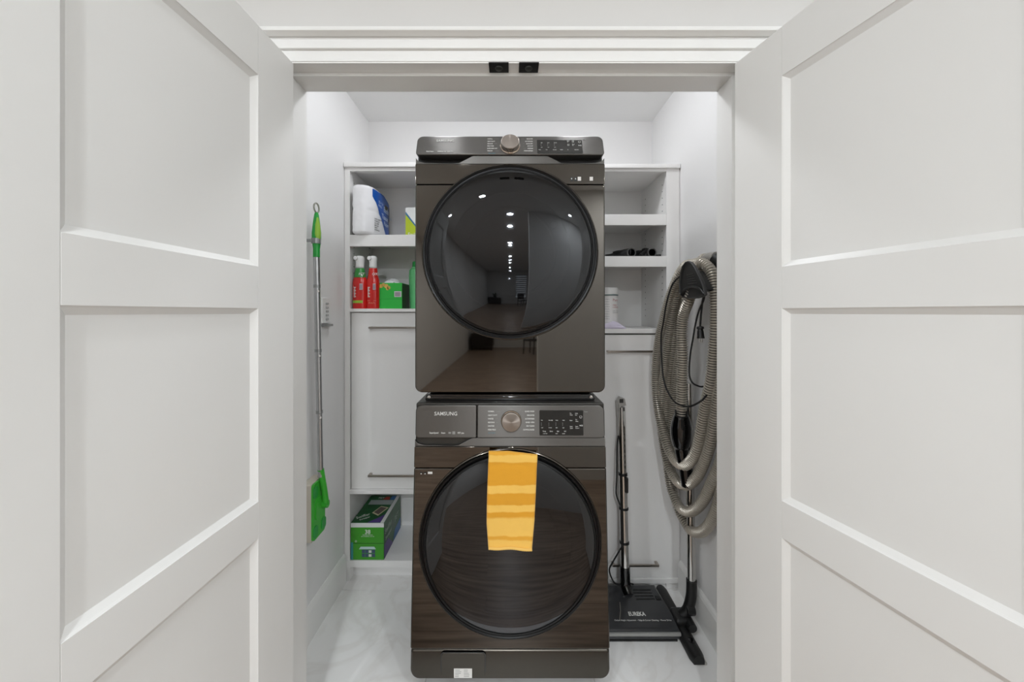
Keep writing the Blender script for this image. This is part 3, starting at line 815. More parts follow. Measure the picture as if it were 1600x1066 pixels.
# ================================================================== LEFT SHELF ITEMS
# toilet paper pack
def paper_pack():
    x0, x1, y0, y1 = -0.770, -0.655, 1.716, 2.000
    h = 0.238; z0 = zs1+0.001
    e = tag(empty('toilet_paper_pack', ((x0+x1)/2, (y0+y1)/2, z0)), 'white plastic-wrapped toilet paper pack with a blue label', 'toilet paper')
    w, d = (x1-x0)/2, (y1-y0)/2
    def skew(py): return 0.012*min(1.0, max(0.0, -0.70-py/d)/0.25)
    bm = B(); N = 72; rows = 30; rings = []
    for j in range(rows+1):
        v = j/rows; z = h*v
        edge = min(v, 1-v)*h
        ins = 0.010*max(0, 1-edge/0.012)**2
        waist = -0.004*math.exp(-((v-0.5)/0.05)**2)
        ring = []
        for k in range(N):
            a = 2*math.pi*k/N
            c, s = math.cos(a), math.sin(a)
            n = 3.2
            r = 1/((abs(c)**n+abs(s)**n)**(1/n))
            px, py = c*r*w, s*r*d
            sc = 1-(ins-waist)/w
            wr = mnoise.noise(Vector((px*60, py*60, z*75)))*0.0022*max(0, 1-abs(v-0.5)*1.1) if c < 0.75 else 0
            lobes = 0.003*abs(math.sin(py/d*math.pi*1.2))
            px2 = px*(sc+wr/w) - math.copysign(lobes, px)*0; py2 = py*(1-(ins)/d+wr/d)
            # the top sags to the back
            zz_ = z - (0.030*max(0, (py2/d+0.2)/1.2)**1.4 + 0.012*abs(math.sin(py/d*math.pi))*0.4)*v
            ring.append(bm.verts.new((px2-skew(py2), py2, zz_)))
        rings.append(ring)
    for a, b in zip(rings[:-1], rings[1:]):
        for k in range(N): bm.faces.new((a[k-1], a[k], b[k], b[k-1]))
    bm.faces.new(rings[0]); bm.faces.new(rings[-1])
    obj('wrapped_rolls', bm, mat('pack_film', (244, 244, 246), 0.35, coat=0.2), e, smooth=60)
    # blue label on the right flank, follows its curve
    def flank(py, z, off):
        s = py/d; n = 3.2
        q = max(0.0, 1-abs(s)**n)**(1/n)
        v = min(1, max(0, z/h)); edge = min(v, 1-v)*h
        ins = 0.010*max(0, 1-edge/0.012)**2; waist = -0.004*math.exp(-((v-0.5)/0.05)**2)
        return q*w*(1-(ins-waist)/w)+off-skew(py)
    def sag(py, v): return (0.030*max(0, (py/d+0.2)/1.2)**1.4 + 0.012*abs(math.sin(py/d*math.pi))*0.4)*v
    def label(name, fl_, fr_, zlo, zhi, m, off):
        b2 = B(); nx, nz = 24, 18; g = []
        for j in range(nz+1):
            v = zlo+(zhi-zlo)*j/nz
            a, b = fl_(v), fr_(v)
            g.append([b2.verts.new((flank(a+(b-a)*i/nx, v*h, off), a+(b-a)*i/nx, v*h-sag(a+(b-a)*i/nx, v))) for i in range(nx+1)])
        for j in range(nz):
            for i in range(nx): b2.faces.new((g[j][i], g[j][i+1], g[j+1][i+1], g[j+1][i]))
        return obj(name, b2, m, e, smooth=60)
    fl_ = lambda v: -d*0.80 if v > 0.78 else -d*0.80 + (0.78-v)/0.78*d*1.15
    label('blue_label', fl_, lambda v: d*0.93, 0.02, 0.955, mat('label_blue', (18, 86, 176), 0.3), 0.0012)
    label('blue_label', lambda v: d*0.55, lambda v: d*0.93, 0.02, 0.90, mat('label_navy', (28, 48, 110), 0.3), 0.0018)
    # print
    bm = B()
    MX = Matrix.Rotation(math.radians(90), 4, 'Z') @ FRONT     # text facing +X, running along +Y
    def pt(s, size, py, v, sq=1.0): text_mesh(bm, s, size, Matrix.Translation((flank(py, v*h, 0.0024)+0.001, py, v*h-sag(py, v))) @ MX, 'LEFT', squeeze=sq)
    pt('Bath', 0.040, -0.010, 0.60); pt('Tissue', 0.036, -0.034, 0.44); pt('Paper', 0.030, -0.006, 0.31)
    pt('12 = 24', 0.020, -0.075, 0.72); pt('ROLLS', 0.016, -0.075, 0.65); pt('SOFT', 0.016, 0.085, 0.58)
    obj('label_print', bm, mat('print_pale_blue', (206, 222, 240), 0.5), e, smooth=0)
    bm = B()
    for i in range(6): text_mesh(bm, ('2-PLY SHEETS', '12 ROLLS', '24 x 200', '60.5 m2', '2-PLY', '12 ROLLS')[i], 0.009, Matrix.Translation((flank(-0.105, 0.3*h, 0.002)+0.0005, -0.106, (0.33-i*0.045)*h)) @ Matrix.Rotation(math.radians(72), 4, 'Z') @ FRONT, 'LEFT')
    obj('small_print', bm, mat('print_dark', (60, 60, 62), 0.6), e, smooth=0)
    bm = B(); box(bm, w*0.96, w*0.96+0.0035, 0.012, 0.060, 0.67*h, 0.77*h)
    obj('brand_patch', bm, mat('label_olive', (62, 62, 40), 0.4), e, smooth=0)
paper_pack()

# lime and white carton, half hidden
c = tag(empty('carton', (-0.492, 1.86, zs1+0.001)), 'narrow lime green and white carton on the shelf beside the toilet paper', 'box')
obj('carton_body', bx(-0.042, 0.042, -0.03, 0.06, 0, 0.158, bev=0.001), mat('carton_white', (236, 238, 236), 0.5), c)
bm = B(); pts = [(-0.0415, 0.001), (0.041, 0.001), (0.041, 0.02), (-0.0415, 0.122)]
prism(bm, pts, -0.0308, -0.0301, 0)
obj('lime_print', bm, mat('lime_print', (190, 208, 40), 0.5), c, smooth=0)
bm = B(); prism(bm, [(-0.0415, 0.122), (0.041, 0.02), (0.041, 0.028), (-0.0415, 0.137)], -0.0309, -0.0302, 0)
obj('blue_stripe', bm, mat('blue_print', (60, 120, 160), 0.5), c, smooth=0)
lettering('carton_lettering', [('Swiffer', 0.026, -0.030, 0.012, 'LEFT')], PRINTW, c, 0, -0.0314).rotation_euler = (0, 0, 0)

# spray bottles
def spray_bottle(x, wid, label, collar_rgb, tag_rgb, top):
    e = tag(empty('spray_bottle', (x, 1.768, zs2+0.0005)), label, 'spray bottle')
    sx = wid/2
    body = [(0.92, 0.0), (1.0, 0.006), (1.0, 0.10), (1.02, 0.125), (0.97, 0.142), (0.84, 0.155), (0.76, 0.165)]
    def shell(name, prof, m, par, sy=0.62):
        bm = B(); lathe(bm, [(r*sx, z) for r, z in prof], 40)
        for v in bm.verts: v.co.y *= sy if True else 1
        return obj(name, bm, m, par, smooth=50)
    RED = mat('bottle_red', (206, 34, 28), 0.22, coat=0.5)
    shell('bottle', body, RED, e)
    shell('shoulder_label', [(0.84, 0.153), (0.79, 0.163), (0.72, 0.18), (0.64, 0.196), (0.56, 0.200)], mat('collar_'+label[:8], collar_rgb, 0.25, coat=0.4), e, 0.75)
    shell('neck_ring', [(0.54, 0.1985), (0.56, 0.201), (0.56, 0.204), (0.50, 0.205)], mat('neck_grey', (200, 205, 200), 0.3), e, 0.9)
    # white trigger head, nozzle towards the room
    shell('spray_cap', [(0.56, 0.204), (0.58, 0.206), (0.56, 0.225), (0.62, 0.238), (0.66, 0.247), (0.58, 0.256), (0.3, 0.260)], WHITEP, e, 1.0)
    bm = lathe(B(), [(0.010, 0.0), (0.0105, -0.008), (0.009, -0.012), (0.004, -0.013)], 20, 'Y', center=(-sx*0.34, -sx*0.45, 0.246))
    obj('nozzle', bm, WHITEP, e)
    bm = B(); box(bm, sx*0.18, sx*0.62, -sx*0.645, -sx*0.585, 0.092, 0.122, bev=0.001)
    obj('barcode_label', bm, mat('barcode_pale', (214, 200, 206), 0.5), e)
    bm = B()
    for k in range(7): box(bm, sx*0.21+k*sx*0.055, sx*0.21+k*sx*0.055+0.001, -sx*0.652, -sx*0.640, 0.095, 0.119)
    obj('barcode_print', bm, mat('barcode_ink', (120, 100, 112), 0.6), e, smooth=0)
    bm = B(); 
    for k in range(7): box(bm, -sx*0.62, -sx*0.62+0.010-0.003*(k % 2), -sx*0.60, -sx*0.50, 0.056+k*0.0075, 0.0605+k*0.0075)
    obj('brand_print', bm, PRINTW, e, smooth=0)
    if tag_rgb:
        b2 = B(); n = 14
        for k in range(n):
            a0, a1 = math.radians(200+ (105)*k/n), math.radians(200+105*(k+1)/n)
            q = [b2.verts.new((1.012*sx*math.cos(a), 1.012*sx*0.62*math.sin(a), z)) for a, z in ((a0, 0.027), (a1, 0.027), (a1, 0.040), (a0, 0.040))]
            b2.faces.new(q)
        obj('lime_band', b2, mat('lime_band', tag_rgb, 0.4), e)
    else:
        b2 = B()
        box(b2, -sx*0.7, sx*0.7, -sx*0.60, -sx*0.58, 0.038, 0.0392)
        text_mesh(b2, 'MULTI', 0.011, Matrix.Translation((-sx*0.5, -sx*0.63, 0.024)) @ FRONT, 'LEFT')
        obj('front_print', b2, mat('print_peach', (238, 150, 120), 0.5), e, smooth=0)
    b2 = B()
    text_mesh(b2, 'PET' if tag_rgb else 'OXI', 0.018, Matrix.Translation((0.002, -sx*0.62, 0.163)) @ Matrix.Rotation(math.radians(-12), 4, 'X') @ FRONT, 'LEFT')
    obj('shoulder_print', b2, PRINTW, e, smooth=0)
    return e
spray_bottle(PY(562.5, 470, 1.768).x, 0.070, 'red spray bottle with a green shoulder and white cap on the shelf', (52, 140, 62), (156, 190, 60), 402)
spray_bottle(PY(583, 470, 1.768).x, 0.062, 'all-red spray bottle with white cap, between its neighbour bottle and a green carton', (206, 40, 32), None, 403)

# green tissue carton
x0 = PY(593, 470, 1.775).x; x1 = PY(628, 470, 1.775).x
e = tag(empty('wipes_carton', ((x0+x1)/2, 1.775, zs2+0.0005)), 'bright green open carton with white wipes poking out beside red bottles', 'box')
hw = (x1-x0)/2
obj('carton_body', bx(-hw, hw, 0, 0.13, 0, 0.128, bev=0.0012), mat('carton_green', (48, 190, 70), 0.4), e)
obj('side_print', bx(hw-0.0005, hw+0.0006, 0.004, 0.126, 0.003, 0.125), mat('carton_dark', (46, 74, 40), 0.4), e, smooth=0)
bm = B(); box(bm, 0.018, 0.053, -0.0012, -0.0002, 0.058, 0.086)
obj('barcode_label', bm, mat('barcode_pale2', (222, 216, 222), 0.5), e, smooth=0)
bm = B()
for k in range(9): box(bm, 0.022+k*0.003, 0.0235+k*0.003, -0.0018, -0.0010, 0.062, 0.082)
obj('barcode_print', bm, mat('barcode_ink', (120, 100, 112), 0.6), e, smooth=0)
obj('flap_crease', bx(-hw+0.001, hw-0.001, -0.0006, -0.0001, 0.0475, 0.0485), mat('crease_green', (30, 140, 52), 0.5), e, smooth=0)
bm = B()
for (px, pz, s) in ((-0.048, 0.112, 0.010), (-0.036, 0.118, 0.009), (-0.022, 0.112, 0.011), (-0.010, 0.104, 0.009), (-0.016, 0.098, 0.007)):
    lathe(bm, [(s, -0.0002), (s, -0.0009)], 7, 'Y', center=(px, 0, pz))
obj('flower_print', bm, mat('flower_orange', (232, 190, 96), 0.5), e, smooth=0)
bm = B(); nn = 14; g = []
for j in range(nn):
    g.append([bm.verts.new((-0.05+0.085*i/(nn-1), 0.02+0.07*j/(nn-1), 0.128+max(0, 0.024*math.sin(math.pi*i/(nn-1))*math.sin(math.pi*j/(nn-1))+0.010*mnoise.noise(Vector((i*0.6, j*0.6, 1)))))) for i in range(nn)])
for j in range(nn-1):
    for i in range(nn-1): bm.faces.new((g[j][i], g[j][i+1], g[j+1][i+1], g[j+1][i]))
obj('wipe_sheet', bm, mat('wipe_white', (235, 238, 240), 0.9), e, smooth=60)

# green bottle half hidden by the dryer
e = tag(empty('detergent_bottle', (-0.488, 1.86, zs2+0.0005)), 'tall pale green plastic bottle on the shelf, partly behind the dryer', 'bottle')
bm = lathe(B(), [(0.026, 0), (0.030, 0.005), (0.034, 0.06), (0.036, 0.17), (0.034, 0.20), (0.020, 0.215), (0.016, 0.218)], 36)
obj('bottle', bm, mat('bottle_mint', (110, 205, 135), 0.3, coat=0.3), e)
obj('cap', lathe(B(), [(0.018, 0.216), (0.019, 0.219), (0.018, 0.242), (0.012, 0.246)], 24), mat('cap_green', (40, 150, 70), 0.35), e)

# duster refill box in the bottom cubby
def refill_box():
    w, d, h = 0.162, 0.262, 0.180
    x0 = PY(547, 860, YL+0.004).x + 0.003
    e = tag(empty('refill_box', (x0+w/2, YL+0.004, zs4+0.0006)), 'green duster refill box marked 38 in the bottom cubby', 'box')
    hw = w/2
    obj('box_body', bx(-hw, hw, 0, d, 0, h, bev=0.0012), mat('box_dark_green', (28, 92, 46), 0.35, var=(14, 0.35)), e)
    BG = mat('box_bright_green', (66, 158, 40), 0.35)
    fp = obj('front_print', bx(-hw+0.001, hw-0.001, -0.0008, 0.0005, 0.001, h-0.022), BG, e, smooth=0)
    obj('front_edge_print', bx(-hw+0.001, -hw+0.012, -0.0012, -0.0006, 0.001, 0.085), mat('box_teal', (60, 150, 150), 0.4), e, smooth=0)
    obj('top_edge_strip', bx(-hw+0.0005, hw-0.0005, -0.0009, 0.0005, h-0.022, h-0.001), mat('box_white', (232, 234, 232), 0.5), e, smooth=0)
    obj('seam_line', bx(-hw+0.012, hw-0.001, -0.0013, -0.0007, 0.0795, 0.0815), mat('box_seam', (26, 80, 22), 0.5), e, smooth=0)
    bm = B()
    text_mesh(bm, '38', 0.028, Matrix.Translation((0.002, -0.001, 0.127)) @ FRONT, 'CENTER', bold=0.0006)
    text_mesh(bm, 'DUSTER REFILLS', 0.0068, Matrix.Translation((0.002, -0.001, 0.119)) @ FRONT, 'CENTER')
    text_mesh(bm, 'DRY SWEEPING CLOTHS', 0.0058, Matrix.Translation((0.002, -0.001, 0.112)) @ FRONT, 'CENTER')
    text_mesh(bm, 'o', 0.020, Matrix.Translation((-0.055, -0.0015, 0.086)) @ FRONT, 'CENTER')
    obj('count_print', bm, PRINTW, e, smooth=0)
    bm = B(); prism(bm, [(-0.040, 0.052), (0.042, 0.052), (0.034, 0.064), (-0.032, 0.064)], -0.0014, -0.0007, 0)
    obj('house_roof_print', bm, mat('box_pale', (196, 220, 222), 0.5), e, smooth=0)
    bm = B()
    for r in range(2):
        for q in range(4): box(bm, -0.026+q*0.0165, -0.0115+q*0.0165, -0.0014, -0.0007, 0.014+r*0.019, 0.030+r*0.019)
    obj('cloth_print', bm, [mat('box_navy', (64, 78, 110), 0.5)], e, smooth=0)
    bm = B()
    for r in range(2): box(bm, 0.0075, 0.0205, -0.0018, -0.0012, 0.016+r*0.019, 0.028+r*0.019)
    obj('cloth_print', bm, PRINTW, e, smooth=0)
    # top face prints
    tz = h
    obj('top_border', bx(hw-0.018, hw-0.0005, 0.001, d-0.001, tz-0.0003, tz+0.0006), mat('box_white', (232, 234, 232), 0.5), e, smooth=0)
    def topq(name, pts, m, z=0.0007):
        bm = B(); a = [bm.verts.new((p[0], p[1], tz+z)) for p in pts]; b = [bm.verts.new((p[0], p[1], tz+z-0.0005)) for p in pts]
        n = len(pts)
        for i in range(n): bm.faces.new((a[i-1], a[i], b[i], b[i-1]))
        bm.faces.new(a); bm.faces.new(b[::-1]); return obj(name, bm, m, e, smooth=0)
    topq('purple_print', [(0.0, 0.002), (hw-0.019, 0.002), (hw-0.019, 0.075), (0.045, 0.050)], mat('box_purple', (92, 70, 140), 0.4))
    topq('pale_print', [(-0.062, 0.165), (hw-0.02, 0.165), (hw-0.02, 0.21), (-0.062, 0.21)], mat('box_greyprint', (176, 186, 184), 0.4))
    topq('frame_print', [(-0.010, 0.085), (0.030, 0.060), (0.058, 0.135), (0.014, 0.150)], mat('box_cream', (214, 208, 170), 0.4), 0.0008)
    topq('frame_print', [(-0.002, 0.090), (0.028, 0.071), (0.050, 0.130), (0.016, 0.141)], mat('box_taupe', (110, 96, 90), 0.4), 0.0011)
    bm = B()
    text_mesh(bm, 'Swiffer', 0.030, Matrix.Translation((-0.066, 0.030, tz+0.0009)) @ Matrix.Rotation(math.radians(35), 4, 'Z'), 'LEFT', squeeze=0.8)
    text_mesh(bm, 'Sweeper', 0.018, Matrix.Translation((-0.045, 0.018, tz+0.0009)) @ Matrix.Rotation(math.radians(35), 4, 'Z'), 'LEFT', squeeze=0.8)
    text_mesh(bm, 'PET', 0.020, Matrix.Translation((-0.030, 0.225, tz+0.0009)), 'LEFT')
    obj('top_print', bm, PRINTW, e, smooth=0)
    topq('red_print', [(0.0, 0.215), (0.035, 0.215), (0.030, 0.245), (0.008, 0.245)], mat('box_red', (180, 60, 40), 0.4))
    topq('blue_print', [(0.038, 0.215), (hw-0.019, 0.215), (hw-0.019, 0.255), (0.038, 0.255)], mat('box_blue', (50, 110, 170), 0.4))
    # right side prints
    bm = B(); a = [bm.verts.new((hw+0.0007, y, z)) for y, z in ((0.003, 0.002), (0.13, 0.002), (0.06, 0.07), (0.003, 0.07))]; bm.faces.new(a)
    obj('side_print', bm, mat('box_purple', (92, 70, 140), 0.4), e, smooth=0)
    bm = B(); a = [bm.verts.new((hw+0.0007, y, z)) for y, z in ((0.135, 0.002), (d-0.003, 0.002), (d-0.003, 0.06), (0.16, 0.05))]; bm.faces.new(a)
    obj('side_print', bm, mat('box_blue', (50, 110, 170), 0.4), e, smooth=0)
    bm = B(); SX = Matrix.Rotation(math.radians(90), 4, 'Z') @ FRONT
    text_mesh(bm, 'Swiffer', 0.036, Matrix.Translation((hw+0.0008, 0.012, 0.115)) @ SX, 'LEFT')
    text_mesh(bm, 'Sweeper', 0.026, Matrix.Translation((hw+0.0008, 0.020, 0.080)) @ SX, 'LEFT')
    text_mesh(bm, 'PET', 0.040, Matrix.Translation((hw+0.0008, 0.16, 0.09)) @ SX, 'LEFT')
    obj('side_lettering', bm, mat('print_soft', (170, 188, 172), 0.5), e, smooth=0)
refill_box()

# ================================================================== LEFT WALL: mop and wall control
def mop():
    Xp = -0.752
    top = PX(494, 325, Xp); 
    e = tag(empty('floor_mop', (Xp, top.y, PX(493, 848, Xp).z)), 'green sweeper mop with a long grey pole hung on the wall', 'mop')
    o = e.location
    def rel(p): return p - Vector(o)
    ringc = rel(PX(494.5, 325, Xp)); hb = rel(PX(494.5, 402, Xp)); pb = rel(PX(501, 745, Xp))
    # loop
    bm = B(); R = 0.018
    tube(bm, [ringc + V(0, R*math.cos(a), R*math.sin(a)) for a in [2*math.pi*k/28 for k in range(29)]], 0.0032, 8)
    obj('hanging_loop', bm, mat('loop_grey', (150, 152, 140), 0.4), e)
    # grip
    a = ringc - V(0, 0, R); L = a.z-hb.z
    prof = [(0.006, 0), (0.0085, 0.06), (0.012, 0.2), (0.0165, 0.45), (0.0165, 0.58), (0.0135, 0.75), (0.012, 0.82), (0.0125, 1.0)]
    path = [a.lerp(hb, t) for _, t in prof]
    obj('grip', tube(B(), path, lambda i: prof[i][0], 16), GREEND, e, smooth=60)
    bm = B(); g = [(0.004, 0.12), (0.0095, 0.28), (0.0125, 0.48), (0.0105, 0.60), (0.004, 0.68)]
    tube(bm, [a.lerp(hb, t)+V(0.006, -0.0045, 0) for _, t in g], lambda i: g[i][0], 14)
    obj('grip_inlay', bm, LIME, e, smooth=60)
    # pole in segments
    cuts = [0, 0.13, 0.42, 0.70, 1.0]
    for i in range(4):
        p = [hb.lerp(pb, cuts[i]+0.0006), hb.lerp(pb, cuts[i+1]-0.0006)]
        obj('pole_section', tube(B(), p, 0.0118-0.0004*i, 16), ALU, e, smooth=60)
    for c_ in cuts[1:4]:
        m_ = hb.lerp(pb, c_)
        obj('pole_joint', tube(B(), [m_+V(0, 0, 0.006), m_-V(0, 0, 0.006)], 0.0124, 16), mat('joint_grey', (165, 166, 166), 0.4, 0.5), e, smooth=60)
        obj('snap_button', tube(B(), [m_+V(0.008, -0.008, -0.02), m_+V(0.0105, -0.0105, -0.02)], 0.004, 10), CHROME, e)
    # swivel + head lying flat against the wall
    zt = rel(PX(499, 752, Xp)).z; zb = 0.0
    yc = PX(497.5, 800, -0.762).y - o.y
    Wd = 0.088; Ht = rel(PX(493, 757, Xp)).z - 0.0
    wall = -WX - Xp + 0.008
    bm = B()
    def slab(bm_, x0, x1, y0, y1, z0, z1, r):
        pts = rrect(y0, y1, z0, z1, r)
        la = [bm_.verts.new((x0, p[0], p[1])) for p in pts]; lb = [bm_.verts.new((x1, p[0], p[1])) for p in pts]
        n = len(pts)
        for i in range(n): bm_.faces.new((la[i-1], la[i], lb[i], lb[i-1]))
        bm_.faces.new(la); bm_.faces.new(lb)
    slab(bm, wall-0.006, wall+0.032, yc-Wd/2-0.003, yc+Wd/2+0.003, zb, Ht, 0.006)
    obj('cleaning_pad', bm, mat('mop_pad', (214, 206, 192), 0.9, bump=(400, 0.4)), e)
    bm = B(); slab(bm, wall+0.032, wall+0.040, yc-Wd/2, yc+Wd/2, zb+0.004, Ht-0.003, 0.010)
    hp = obj('head_plate', bm, GREENP, e)
    for zz_ in (0.16, 0.84):
        for s in (-1, 1):
            bm = B(); slab(bm, wall+0.040, wall+0.043, yc+s*0.03-0.016, yc+s*0.03+0.016, Ht*zz_-0.022, Ht*zz_+0.022, 0.012)
            obj('pad_gripper', bm, GREEND, hp)
    bm = B(); slab(bm, wall+0.040, wall+0.044, yc-0.030, yc+0.030, Ht*0.32, Ht*0.70, 0.02)
    obj('head_rib', bm, GREENP, hp)
    bm = B(); jc = V(wall+0.055, yc+0.022, Ht*0.52)
    tube(bm, [jc-V(0.018, 0, 0), jc+V(0.008, 0, 0)], 0.015, 18)
    obj('swivel_joint', bm, GREENP, e, smooth=50)
    bm = B(); tube(bm, [jc, jc.lerp(pb, 0.5)+V(0.004, 0, 0), pb+V(0, 0, 0.03)], lambda i: (0.012, 0.0115, 0.0122)[i], 16)
    obj('socket', bm, GREENP, e, smooth=50)
    # wall holder
    hz = rel(PX(494, 377, Xp))
    h = tag(empty('mop_holder', (-WX, top.y, PX(494, 377, Xp).z)), 'grey spring clip holder on the wall gripping the mop handle', 'hook')
    off = Vector(h.location)
    def hr(p): return p + Vector(o) - off
    bm = B(); box(bm, 0.0, 0.004, -0.014, 0.012, -0.045, 0.075, bev=0.0015); obj('back_plate', bm, mat('holder_grey', (158, 160, 160), 0.35, 0.5), h)
    cx_ = Xp+WX
    bm = B(); box(bm, 0.004, cx_-0.012, -0.018, -0.014, -0.006, 0.006, bev=0.001)
    obj('clip_arm', bm, mat('holder_grey', (158, 160, 160), 0.35, 0.5), h)
    bm = B(); pth = [V(cx_+0.0145*math.cos(t), 0.0145*math.sin(t), 0) for t in [math.radians(-170+20*k) for k in range(15)]]
    for i in range(len(pth)-1):
        p, q = pth[i], pth[i+1]
        vs = [bm.verts.new(v) for v in (p+V(0, 0, -0.010), q+V(0, 0, -0.010), q+V(0, 0, 0.010), p+V(0, 0, 0.010))]
        pn = [bm.verts.new(V(cx_, 0, v.co.z)+ (v.co-V(cx_, 0, v.co.z))*1.16) for v in vs]
        bm.faces.new(vs); bm.faces.new(pn)
        bm.faces.new((vs[0], vs[1], pn[1], pn[0])); bm.faces.new((vs[2], vs[3], pn[3], pn[2])); bm.faces.new((vs[1], vs[2], pn[2], pn[1])); bm.faces.new((vs[3], vs[0], pn[0], pn[3]))
    obj('clip', bm, mat('holder_grey', (158, 160, 160), 0.35, 0.5), h)
mop()
p0 = PX(500, 488, -WX); 
ya, yb = PX(500.5, 488, -WX).y, PX(514, 488, -WX).y
zc_ = PX(507, 466, -WX).z; zb_ = PX(507, 505, -WX).z
e = tag(empty('wall_timer', (-WX, (ya+yb)/2, (zc_+zb_)/2)), 'white wall timer switch with a column of small buttons behind the mop pole', 'switch')
hw, hh = (yb-ya)/2, (zc_-zb_)/2
obj('cover_plate', bx(0.0, 0.009, -hw, hw, -hh, hh, bev=0.002), WHITEP, e)
for k in range(5):
    obj('button', bx(0.009, 0.012, -0.010, 0.012, hh-0.028-k*0.017, hh-0.019-k*0.017, bev=0.001), mat('button_grey', (178, 178, 176), 0.4), e)
obj('bottom_ledge', bx(0.0, 0.022, -hw+0.006, hw-0.006, -hh-0.014, -hh-0.005, bev=0.001), mat('ledge_grey', (150, 150, 148), 0.4, 0.4), e)

# ================================================================== RIGHT SHELF ITEMS
def nozzle(x, y, rz, label):
    e = tag(empty('vacuum_nozzle', (x, y, zrs2+0.0008), rz), label, 'vacuum nozzle')
    r = 0.0195
    path = [V(0, 0, r), V(0, 0.03, r), V(-0.008, 0.06, r+0.006), V(-0.03, 0.09, r+0.012), V(-0.055, 0.105, r+0.008)]
    pth = spline(path, 0.006)
    bm = tube(B(), pth, lambda i: r if i < 8 else r*(1-0.1*min(1, (i-8)/6)), 20, cap=False)
    obj('neck', bm, BLACKM, e, smooth=60)
    obj('collar', lathe(B(), [(r+0.001, 0.0), (r+0.003, 0.002), (r+0.003, 0.007), (r, 0.009), (r-0.003, 0.004), (r-0.003, 0.0)], 28, 'Y', center=(0, -0.004, r+0.003)), mat('nozzle_rim', (70, 70, 68), 0.3), e)
    obj('bore', lathe(B(), [(r-0.0025, 0.0), (r-0.0025, 0.03), (0.001, 0.031)], 24, 'Y', center=(0, 0.0, r+0.003), cap=False), BLACKR, e)
    return e
e1 = nozzle(PY(986.5, 395, 1.735).x, 1.735, math.radians(0), 'black vacuum nozzle with long flat head lying left on the shelf')
e1['label'] = 'black vacuum nozzle with a long flat tapering head on the shelf'
bm = B(); zf = 0.0
secs = [(-0.004, 0.046, 0.022), (-0.03, 0.043, 0.019), (-0.055, 0.034, 0.015), (-0.085, 0.026, 0.012), (-0.108, 0.024, 0.010)]
rg = []
for (xx, zz_, ww) in secs:
    rg.append([bm.verts.new((xx, 0.012+0.06*abs(xx)/0.11+ww*c, max(0.0005, zz_*0.5+zz_*0.5*s))) for c, s in [(math.cos(2*math.pi*k/16), math.sin(2*math.pi*k/16)) for k in range(16)]])
for a, b in zip(rg[:-1], rg[1:]):
    for k in range(16): bm.faces.new((a[k-1], a[k], b[k], b[k-1]))
bm.faces.new(rg[0]); bm.faces.new(rg[-1])
obj('flat_head', bm, BLACKM, e1, smooth=60)
e2 = nozzle(PY(1018.5, 395, 1.735).x, 1.735, math.radians(0), 'black vacuum nozzle with round dusting brush on the shelf')
bm = lathe(B(), [(0.026, 0.0), (0.027, 0.004), (0.027, 0.020), (0.024, 0.034), (0.016, 0.048), (0.006, 0.052)], 32)
for v in bm.verts: v.co += V(-0.014, 0.045, 0.0005)
obj('brush_head', bm, BLACKM, e2, smooth=60)
bm = B(); box(bm, 0.018, 0.052, 0.012, 0.034, 0.0, 0.016, bev=0.004); obj('crevice_tip', bm, BLACKM, e2)
bm = B(); tube(bm, spline([V(-0.05, 0.01, 0.008), V(-0.035, 0.02, 0.02), V(-0.02, 0.03, 0.03)], 0.005), 0.010, 12); obj('hinge_lug', bm, BLACKM, e2, smooth=60)

# white aerosol bottle
xb = PY(951, 470, 1.79).x
e = tag(empty('spray_can', (xb, 1.79, zrs3+0.0006)), 'white spray can with a pink print standing on the shelf', 'spray can')
obj('can', lathe(B(), [(0.044, 0.0), (0.045, 0.003), (0.045, 0.155), (0.043, 0.160), (0.042, 0.163)], 48), mat('can_white', (236, 234, 232), 0.3), e)
obj('rim', lathe(B(), [(0.0455, 0.160), (0.0465, 0.162), (0.0465, 0.165), (0.0445, 0.166)], 48), mat('can_rim', (130, 150, 150), 0.3, 0.6), e)
obj('cap', lathe(B(), [(0.0445, 0.165), (0.044, 0.195), (0.042, 0.199), (0.030, 0.200)], 48), WHITEP, e)
def curved_print(name, items, r, m, par, a0):
    bm = B()
    for s, size, arc, z in items:
        t = B(); text_mesh(t, s, size, FRONT, 'LEFT')
        for v in t.verts:
            a = a0 + (arc+v.co.x)/r
            zz_ = v.co.z+z; v.co = V(r*math.cos(a), r*math.sin(a), zz_)
        me = bpy.data.meshes.new('t'); t.to_mesh(me); t.free(); bm.from_mesh(me); bpy.data.meshes.remove(me)
    return obj(name, bm, m, par, smooth=0)
PINK = mat('print_pink', (196, 96, 100), 0.5)
curved_print('pink_print', [('Pure', 0.018, 0.012, 0.132), ('FRESH', 0.009, 0.012, 0.110), ('LAVENDER', 0.008, 0.012, 0.100)], 0.0453, PINK, e, math.radians(-95))
curved_print('grey_print', [('NET WT 400 g', 0.007, 0.012, 0.082), ('LINEN SPRAY', 0.007, 0.012, 0.074)] + [('for all fabrics', 0.006, -0.035, 0.14-0.012*k) for k in range(9)], 0.0453, PRINTG, e, math.radians(-95))

